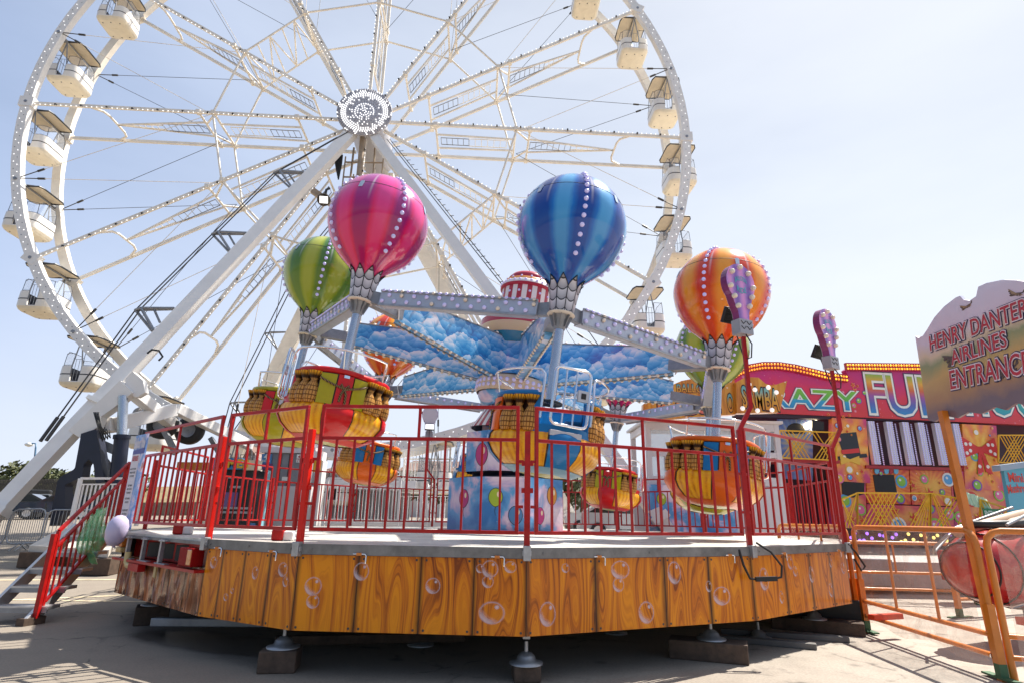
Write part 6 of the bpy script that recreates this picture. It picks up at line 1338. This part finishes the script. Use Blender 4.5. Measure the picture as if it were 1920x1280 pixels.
crowd('crowd barrier at the left edge of the photo', at(-60, 1008, 16.6), at(8, 1008, 16.9))
PW = mat('white_rail_paint', (.80, .78, .76), .4, var=.08)
def wrail(label, A, B, h, nb, par_grp='white railings of the wheel platform', z0=0.0, name='white_railing'):
    t = thing(name, label, 'railing', (A.x, A.y, A.z), par_grp); U = V3((0, 0, 1)); f = MB(); d = (B-A).normalized()
    f.bar(A+U*h, B+U*h, .06, .06); f.bar(A+U*.1, B+U*.1, .05, .05); f.bar(A+U*(h*.88), B+U*(h*.88), .035, .035)
    for p in (A, B): f.bar(p, p+U*h, .08, .08, (0, 1, 0))
    f.build('frame', PW, t, True)
    for j in range(1, nb): f = MB(); p = A.lerp(B, j/nb); f.bar(p+U*.12, p+U*h*.87, .03, .03, (0, 1, 0)); f.build('bar', PW, t, True)
wrail('white barred gate standing behind the stair handrail', at(130, 992, 15.4), at(255, 985, 16.6), 1.25, 16)
# white loading ramp on timber
o = MB(); P = [at(55, 1022, 14.6), at(205, 1030, 13.6), at(235, 985, 16.0), at(120, 985, 16.4)]
f = MB(); f.add([p-V3((0, 0, .16)) for p in P]+P, [(3, 2, 1, 0), (4, 5, 6, 7), (0, 1, 5, 4), (1, 2, 6, 5), (2, 3, 7, 6), (3, 0, 4, 7)]); tag(f.build('loading_ramp', mat('pale_ramp', (.62, .56, .48), .6, var=.15)), 'pale wheel loading ramp lying behind the stairs', 'ramp')
for i, (x_, y_, Y) in enumerate(((85, 1030, 14.6), (190, 1035, 13.8))):
    p = at(x_, y_, Y); f = MB(); f.box((0, 0, 0), (.8, .5, .34)); o = f.build('timber_block', TIMBER, None, False, .015); o.location = (p.x, p.y, gz(p.x, p.y)+.17); tag(o, ['stacked timber blocks under the outer end of the pale ramp', 'timber blocks under the inner side of the pale ramp'][i], 'timber block', 'timber packing')
# cars
def car_(label, x, y, rz, col, roofbox=False):
    z = gz(x, y); t = thing('parked_car', label, 'car', group='cars parked beyond the rides', M=Matrix.Translation((x, y, z)) @ Matrix.Rotation(rz, 4, 'Z'))
    body = [(-2.1, .45), (-2.15, .75), (-1.9, .95), (-.95, 1.02), (-.25, 1.45), (1.2, 1.5), (1.95, 1.1), (2.1, .9), (2.12, .4), (-2.1, .4)]
    fr = (V3((0, .85, 0)), V3((1, 0, 0)), V3((0, 0, 1)), V3((0, -1, 0))); f = MB(); f.prism(body, fr, 1.7); f.build('body', mat('car_paint_%s' % label[:6], col, .2, .2, coat=1), t, False, .09)
    f = MB(); gl_ = [(-.8, 1.02), (-.2, 1.40), (1.15, 1.44), (1.75, 1.08)]; f.prism(gl_, (V3((0, .857, 0)), V3((1, 0, 0)), V3((0, 0, 1)), V3((0, -1, 0))), 1.714); f.build('window', mat('car_glass', (.02, .025, .03), .05) if 'car_glass' not in bpy.data.materials else bpy.data.materials['car_glass'], t)
    for x_ in (-1.35, 1.35):
        for s in (-1, 1):
            f = MB(); M = Matrix.Translation((x_, s*.82, .33)) @ Matrix.Rotation(pi/2, 4, 'X'); f.lathe([(.2, -.11), (.33, -.1), (.33, .1), (.2, .11)], 18, 0, M); f.lathe([(.2, -.105), (.02, -.09)], 12, 1, M); f.lathe([(.2, .105), (.02, .09)], 12, 1, M); f.build('wheel', [BLACK, ALU], t)
    for s in (-1, 1):
        f = MB(); f.box((-2.1, s*.62, .75), (.1, .35, .14)); f.build('headlight', LW, t)
    f = MB(); f.box((-2.13, 0, .6), (.06, .9, .22)); f.build('grille', BLACK, t)
    if roofbox: f = MB(); f.box((.4, 0, 1.62), (1.6, .7, .3)); f.build('roof_box', BLACK, t, False, .1)
p = at(45, 962, 40); car_('white parked car with a roof box beyond the crowd barriers', p.x, p.y, .5, (.62, .62, .62), True)
p = at(100, 962, 38); car_('dark blue parked car beside the navy wheel foot', p.x, p.y, .7, (.02, .035, .06))
p = at(12, 966, 37); car_('black parked car at the left edge behind the crowd barriers', p.x, p.y, .4, (.02, .02, .022))
p = at(1178, 985, 27); car_('silver parked car seen under the low red basket', p.x, p.y, pi-.1, (.45, .47, .50))
p = at(1130, 988, 31); car_('pale grey parked car behind the silver one', p.x, p.y, .1, (.55, .55, .56))
# hedge, palisade, wall
LEAF = mat('hedge_leaves', (.07, .085, .03), .7, var=.5, vs=1.2); LEAF2 = mat('light_leaves', (.13, .14, .055), .7, var=.4, vs=1.0); GRASS = mat('dry_grass', (.34, .27, .15), .9, var=.4, vs=1.5)
def leaves(f, c, r, n, s, mi=(0, 1)):
    for _ in range(n):
        while True:
            q = V3((random.uniform(-1, 1), random.uniform(-1, 1), random.uniform(-1, 1)))
            if .35 < q.length < 1: break
        p = c+V3((q.x*r[0], q.y*r[1], q.z*r[2])); a_ = V3((random.gauss(0, 1), random.gauss(0, 1), random.gauss(0, 1))).normalized(); b_ = a_.orthogonal().normalized(); s_ = s*random.uniform(.6, 1.4); c_ = a_.cross(b_)
        f.add([p-b_*s_, p-c_*s_*.5, p+b_*s_, p+c_*s_*.5], [(0, 1, 2, 3)], random.choice(mi))
def bush(label, c, r, n=900, s=.22, name='bush', grp='bushes beyond the fence', trunk=True):
    t = thing(name, label, 'bush' if name == 'bush' else 'tree', (c.x, c.y, c.z), grp); f = MB()
    for j in range(6):
        o = V3((random.uniform(-.6, .6)*r[0], random.uniform(-.5, .5)*r[1], random.uniform(-.25, .35)*r[2])); leaves(f, c+V3((0, 0, r[2]))+o, (r[0]*.55, r[1]*.6, r[2]*.62), n//6, s)
    f.build('crown', [LEAF, LEAF2], t, True)
    f = MB(); f.tube([c-V3((0, 0, .2)), c+V3((.05, 0, r[2]*.6)), c+V3((.2, 0, r[2]*1.2))], [.12*r[2]*.5, .08*r[2]*.5, .02], 7); f.tube([c+V3((0, 0, r[2]*.4)), c+V3((-.4*r[0], 0, r[2])),], [.05, .015], 6); f.build('trunk', TIMBER, t, True)
bl = [(0, 52, 'at the left edge of the photo'), (60, 55, 'behind the white car'), (105, 54, 'left of the navy wheel foot'), (165, 53, 'in the gap of the navy wheel foot'), (215, 56, 'behind the navy jack cylinder'), (-60, 54, 'out past the left edge')]
for i, (x_, Y, w) in enumerate(bl):
    p = at(x_, 925, Y); bush('low rounded olive green bush ' + w, V3((p.x, p.y, p.z-1.2)), (3.4+.5*(i % 2), 2.2, 1.45+.35*((i*2) % 3)), 1500, .22)
f = MB(); a_, b_ = at(-200, 935, 50), at(420, 925, 54)
for j in range(1): f.add([a_-V3((0, 0, 3)), b_-V3((0, 0, 3)), b_+V3((0, 5, 1.0)), a_+V3((0, 5, 1.0))], [(0, 1, 2, 3)])
tag(f.build('grass_bank', GRASS), kind='structure')
f = MB(); pf = thing('palisade_fence', 'dark palisade fence along the foot of the hedge', 'fence', at(70, 930, 49)); A, B = at(-60, 940, 48.5), at(260, 934, 50); U = V3((0, 0, 1))
f.bar(A+U*.3, B+U*.3, .06, .08); f.bar(A+U*1.4, B+U*1.4, .06, .08)
for j in range(110): p = A.lerp(B, j/109); f.bar(p-U*.2, p+U*1.7, .07, .05, (0, 1, 0))
f.build('pales', mat('palisade_dark', (.05, .045, .04), .6), pf, True)
f = MB(); A, B = at(-120, 948, 46), at(420, 942, 48); f.bar(A-U*.4, B-U*.4, .4, 1.0); tag(f.build('low_wall', mat('brown_wall', (.20, .15, .11), .8, var=.3)), 'low brown wall below the palisade fence', 'wall')
sl = thing('street_lamp', 'pale street lamp far off behind the slanting white leg', 'street lamp', at(66, 920, 60)); p0, p1 = at(66, 925, 60), at(67, 838, 60)
f = MB(); f.tube([p0-U*2, p1], [.12, .08], 8); f.tube([p1, p1+V3((-.1, 0, .4)), p1+V3((-.7, 0, .4))], .07, 7); f.build('post', mat('lamp_blue', (.10, .20, .32), .5), sl, True)
f = MB(); f.lathe([(.1, .15), (.4, -.05), (.3, -.2), (.02, -.3)], 14, 0, Matrix.Translation(p1+V3((-.75, 0, .35)))); f.build('lamp_head', LW, sl, True)

# ------------------------------------------------------------------ behind the deck
arc = thing('arcade_kiosk', 'dark arcade machine under a blue and yellow fascia, seen through the left railings', 'arcade kiosk', at(450, 990, 22)); 
def bx(f, x0, y0, x1, y1, Y, dep, mi=0):
    A, B = at(x0, y1, Y), at(x1, y0, Y); f.box(((A.x+B.x)/2, Y+dep/2, (A.z+B.z)/2), (B.x-A.x, dep, B.z-A.z), mi)
f = MB(); bx(f, 402, 880, 478, 1020, 21.5, 1.2); f.build('cabinet', mat('machine_black', (.018, .018, .02), .35), arc, True)
f = MB(); bx(f, 418, 922, 446, 950, 21.45, .05); f.build('screen', mat('dim_screen', (.10, .06, .16), .15, emit=.15), arc, True)
f = MB(); bx(f, 430, 910, 455, 914, 21.44, .06); bx(f, 405, 950, 472, 953, 21.44, .06); bx(f, 405, 958, 472, 961, 21.44, .06); bx(f, 428, 892, 440, 896, 21.44, .06); f.build('trim', GALV, arc, True)
f = MB(); bx(f, 396, 858, 454, 878, 21.2, .3); f.build('fascia', mat('fascia_blue', (.03, .20, .42), .4), arc, True)
f = MB(); O = at(438, 868, 21.2); text(f, 'AMES', (O, X_, Z_, fb), 1.05, .3, 0, .05, .012); f.build('lettering', mat('yellow_letters', (.72, .42, .03), .4), arc, True)
f = MB(); bx(f, 330, 866, 396, 880, 21.2, .3); f.build('fascia', ORANGE, arc, True)
f = MB(); bx(f, 455, 862, 486, 880, 21.3, .3); bx(f, 481, 880, 500, 1005, 21.3, .4, 1); f.build('side_panel', [mat('cream_panel', (.66, .58, .44), .5), mat('aqua_splash', (.25, .52, .62), .5, var=.5, vs=3)], arc, True)
f = MB(); bx(f, 410, 1000, 446, 1012, 21.35, .06); O = at(428, 1006, 21.34); text(f, 'ONLY PLAY', (O, X_, Z_, fb), .62, .13, 1, .04, .01); f.build('notice', [LW, FRED], arc, True)
f = MB(); bx(f, 466, 980, 478, 1002, 21.3, .1); f.build('sticker', BCOL['b'], arc, True)
shed = thing('container', 'grey window container with pale pink lower panels behind the front left post', 'container', at(535, 990, 23))
f = MB(); bx(f, 488, 848, 585, 910, 23, 2); f.build('upper_wall', mat('container_grey', (.26, .26, .28), .5, var=.2), shed, True)
f = MB(); bx(f, 487, 911, 584, 1008, 22.95, 2.1); f.build('lower_wall', mat('container_pale', (.66, .60, .60), .5, var=.12, vs=1), shed, True); f = MB(); bx(f, 487, 838, 592, 847, 22.9, 2.2); f.build('roof', bpy.data.materials['container_pale'], shed, True)
f = MB(); bx(f, 489, 850, 510, 868, 22.9, .08); bx(f, 489, 868, 510, 879, 22.9, .08, 2); O = at(499, 855, 22.9); text(f, '4', (O, X_, Z_, fb), .14, .2, 1, .04, .012); text(f, 'RIDES', (at(499, 863, 22.9), X_, Z_, fb), .3, .08, 1, .02, .012); f.build('notice', [BCOL['b'], LW, mat('purple_block', (.16, .06, .2), .4)], shed, True)
f = MB(); bx(f, 555, 851, 568, 866, 22.9, .06); O = at(561, 855, 22.9); text(f, '4', (O, X_, Z_, fb), .07, .1, 1, .04, .01); text(f, 'TOKENS', (at(561, 860, 22.9), X_, Z_, fb), .2, .06, 1, .02, .01); text(f, '£ 10', (at(561, 863.5, 22.9), X_, Z_, fb), .16, .06, 1, .02, .01); bx(f, 528, 893, 541, 900, 22.9, .06); f.build('notice', [LW, FRED], shed, True)
for x_ in (521, 541, 566):
    f = MB(); bx(f, x_, 850, x_+2, 910, 22.96, .06); f.build('mullion', DARK, shed, True)
wc_ = thing('gateway_column', 'white column with an orange band standing just right of the front left post', 'column', at(595, 990, 20))
f = MB(); bx(f, 579, 862, 606, 1020, 20, .5); f.build('shaft', PW, wc_, True, .02)
f = MB(); bx(f, 582, 845, 604, 861, 19.95, .55, 1); bx(f, 586, 862, 602, 884, 19.95, .05, 0); f.build('band', [YELLOW, PW], wc_, True)
# wheel loading platform with white railings and stairs
lp = thing('loading_platform', 'long white steel platform at the foot of the wheel, behind the deck', 'platform', at(720, 985, 24))
f = MB(); bx(f, 600, 900, 780, 914, 24, 5); bx(f, 610, 914, 770, 980, 26, .2, 1); bx(f, 600, 975, 840, 1000, 23, 1.5); f.build('floor', [PW, mat('shaded_panel', (.40, .40, .42), .5, var=.2)], lp, True)
for (x0, y0, x1, y1, Y, h, nb, lab) in ((606, 985, 745, 985, 22.4, 1.7, 22, 'white railing along the front of the wheel platform'), (690, 902, 842, 900, 26, 1.5, 26, 'white railing on the upper level of the wheel platform'), (745, 985, 850, 985, 24.5, 1.3, 12, 'white railing in front of the painted drum'), (755, 915, 850, 915, 27, 1.3, 14, 'far white railing behind the small blue and orange basket')):
    wrail(lab, at(x0, y0, Y), at(x1, y1, Y), h, nb)
ws = thing('white_stairs', 'white steel stairs with a slanting handrail left of the painted drum', 'stairs', at(800, 985, 23)); f = MB()
f.bar(at(788, 975, 22.8), at(832, 900, 23.5), .09, .09); f.bar(at(788, 925, 22.8), at(832, 892, 23.5), .07, .07); f.bar(at(790, 985, 22.8), at(790, 920, 22.8), .1, .1, (0, 1, 0)); f.bar(at(800, 985, 22.8), at(800, 912, 22.8), .08, .08, (0, 1, 0)); f.bar(at(815, 985, 23.2), at(815, 905, 23.2), .07, .07, (0, 1, 0)); f.build('handrail', PW, ws, True)
f = MB(); bx(f, 784, 856, 803, 905, 25, 1); f.build('cage', mat('mesh_grey', (.5, .5, .5), .5, alpha=.35), ws, True)
# distant houses and trees
BRICK = mat('brown_brick', (.24, .15, .11), .8, var=.2); TILE = mat('roof_tile', (.19, .11, .085), .8, var=.25); WALLP = mat('pale_render', (.62, .58, .54), .8, var=.1)
def house(label, x0, x1, yt, ye, yb, Y, wall, roof, gable=False):
    t = thing('house', label, 'house', at((x0+x1)/2, yb, Y), 'houses far behind the rides'); A, B = at(x0, yb, Y), at(x1, ye, Y); T = at((x0+x1)/2, yt, Y); w = B.x-A.x; zb = gz(A.x, Y)-.5
    f = MB(); f.box(((A.x+B.x)/2, Y+4, (zb+B.z)/2), (w, 8, B.z-zb)); 
    if gable: f.prism([(A.x, B.z), (B.x, B.z), ((A.x+B.x)/2, T.z-.2)], (V3((0, Y, 0)), X_, Z_, V3((0, 1, 0))), 8)
    f.build('wall', wall, t, True)
    f = MB(); o_ = .35
    if gable:
        for s in (-1, 1): f.bar(V3(((A.x+B.x)/2+s*w*.27, Y-.3, (B.z+T.z)/2+.05)), V3(((A.x+B.x)/2+s*w*.27, Y+8.3, (B.z+T.z)/2+.05)), hypot(w*.54+.3, T.z-B.z), .2, V3((s*(T.z-B.z), 0, w*.54)))
    else:
        e0, e1 = V3((A.x-o_, Y-.4, B.z)), V3((B.x+o_, Y-.4, B.z)); r0, r1 = V3((A.x+w*.1, Y+4, T.z)), V3((B.x-w*.1, Y+4, T.z)); b0, b1 = V3((A.x-o_, Y+8.4, B.z)), V3((B.x+o_, Y+8.4, B.z)); f.add([e0, e1, r1, r0, b0, b1], [(0, 1, 2, 3), (5, 4, 3, 2), (1, 5, 2), (4, 0, 3), (4, 5, 1, 0)])
    f.build('roof', roof, t, True)
    for j in range(max(2, int(w/3.5))):
        f = MB(); c = V3((A.x+w*(j+.5)/max(2, int(w/3.5)), Y-.02, B.z-1.5)); f.box(c, (1.3, .08, 1.2), 0); wi = f.build('window', LW, t, True); f = MB(); f.box(c-V3((0, .05, 0)), (1.1, .02, 1.0)); f.build('pane', mat('far_glass', (.05, .06, .08), .1) if 'far_glass' not in bpy.data.materials else bpy.data.materials['far_glass'], wi, True)
house('brown gabled house beyond the arcade kiosk', 424, 486, 836, 866, 960, 60, BRICK, TILE, True)
house('long brown roofed house behind the wheel platform', 600, 690, 866, 884, 960, 70, BRICK, TILE)
house('brown house with a skylight above the white railings', 744, 900, 858, 884, 960, 72, WALLP, TILE)
house('low pale house left of the ticket booth', 1068, 1230, 905, 925, 975, 66, WALLP, TILE)
for i, (x_, y_, Y, r, lab) in enumerate(((695, 930, 50, (2.2, 2, 1.6), 'small green tree by the orange balloon car at the back'), (790, 930, 48, (3.4, 2, 1.5), 'wide green bush behind the white railings'), (628, 925, 52, (2.4, 2, 1.2), 'green bush right of the gateway column'), (985, 945, 46, (2.2, 2, 2.0), 'olive tree right of the painted drum top'), (1090, 940, 44, (2.8, 2, 2.2), 'olive tree behind the low red basket'), (1125, 945, 50, (2.6, 2, 1.6), 'round bush between the booth and the low red basket'))):
    p = at(x_, y_, Y); bush(lab, V3((p.x, p.y, p.z-1.0)), r, 900, .22, 'tree' if 'tree' in lab else 'bush')
# person working by the back gate
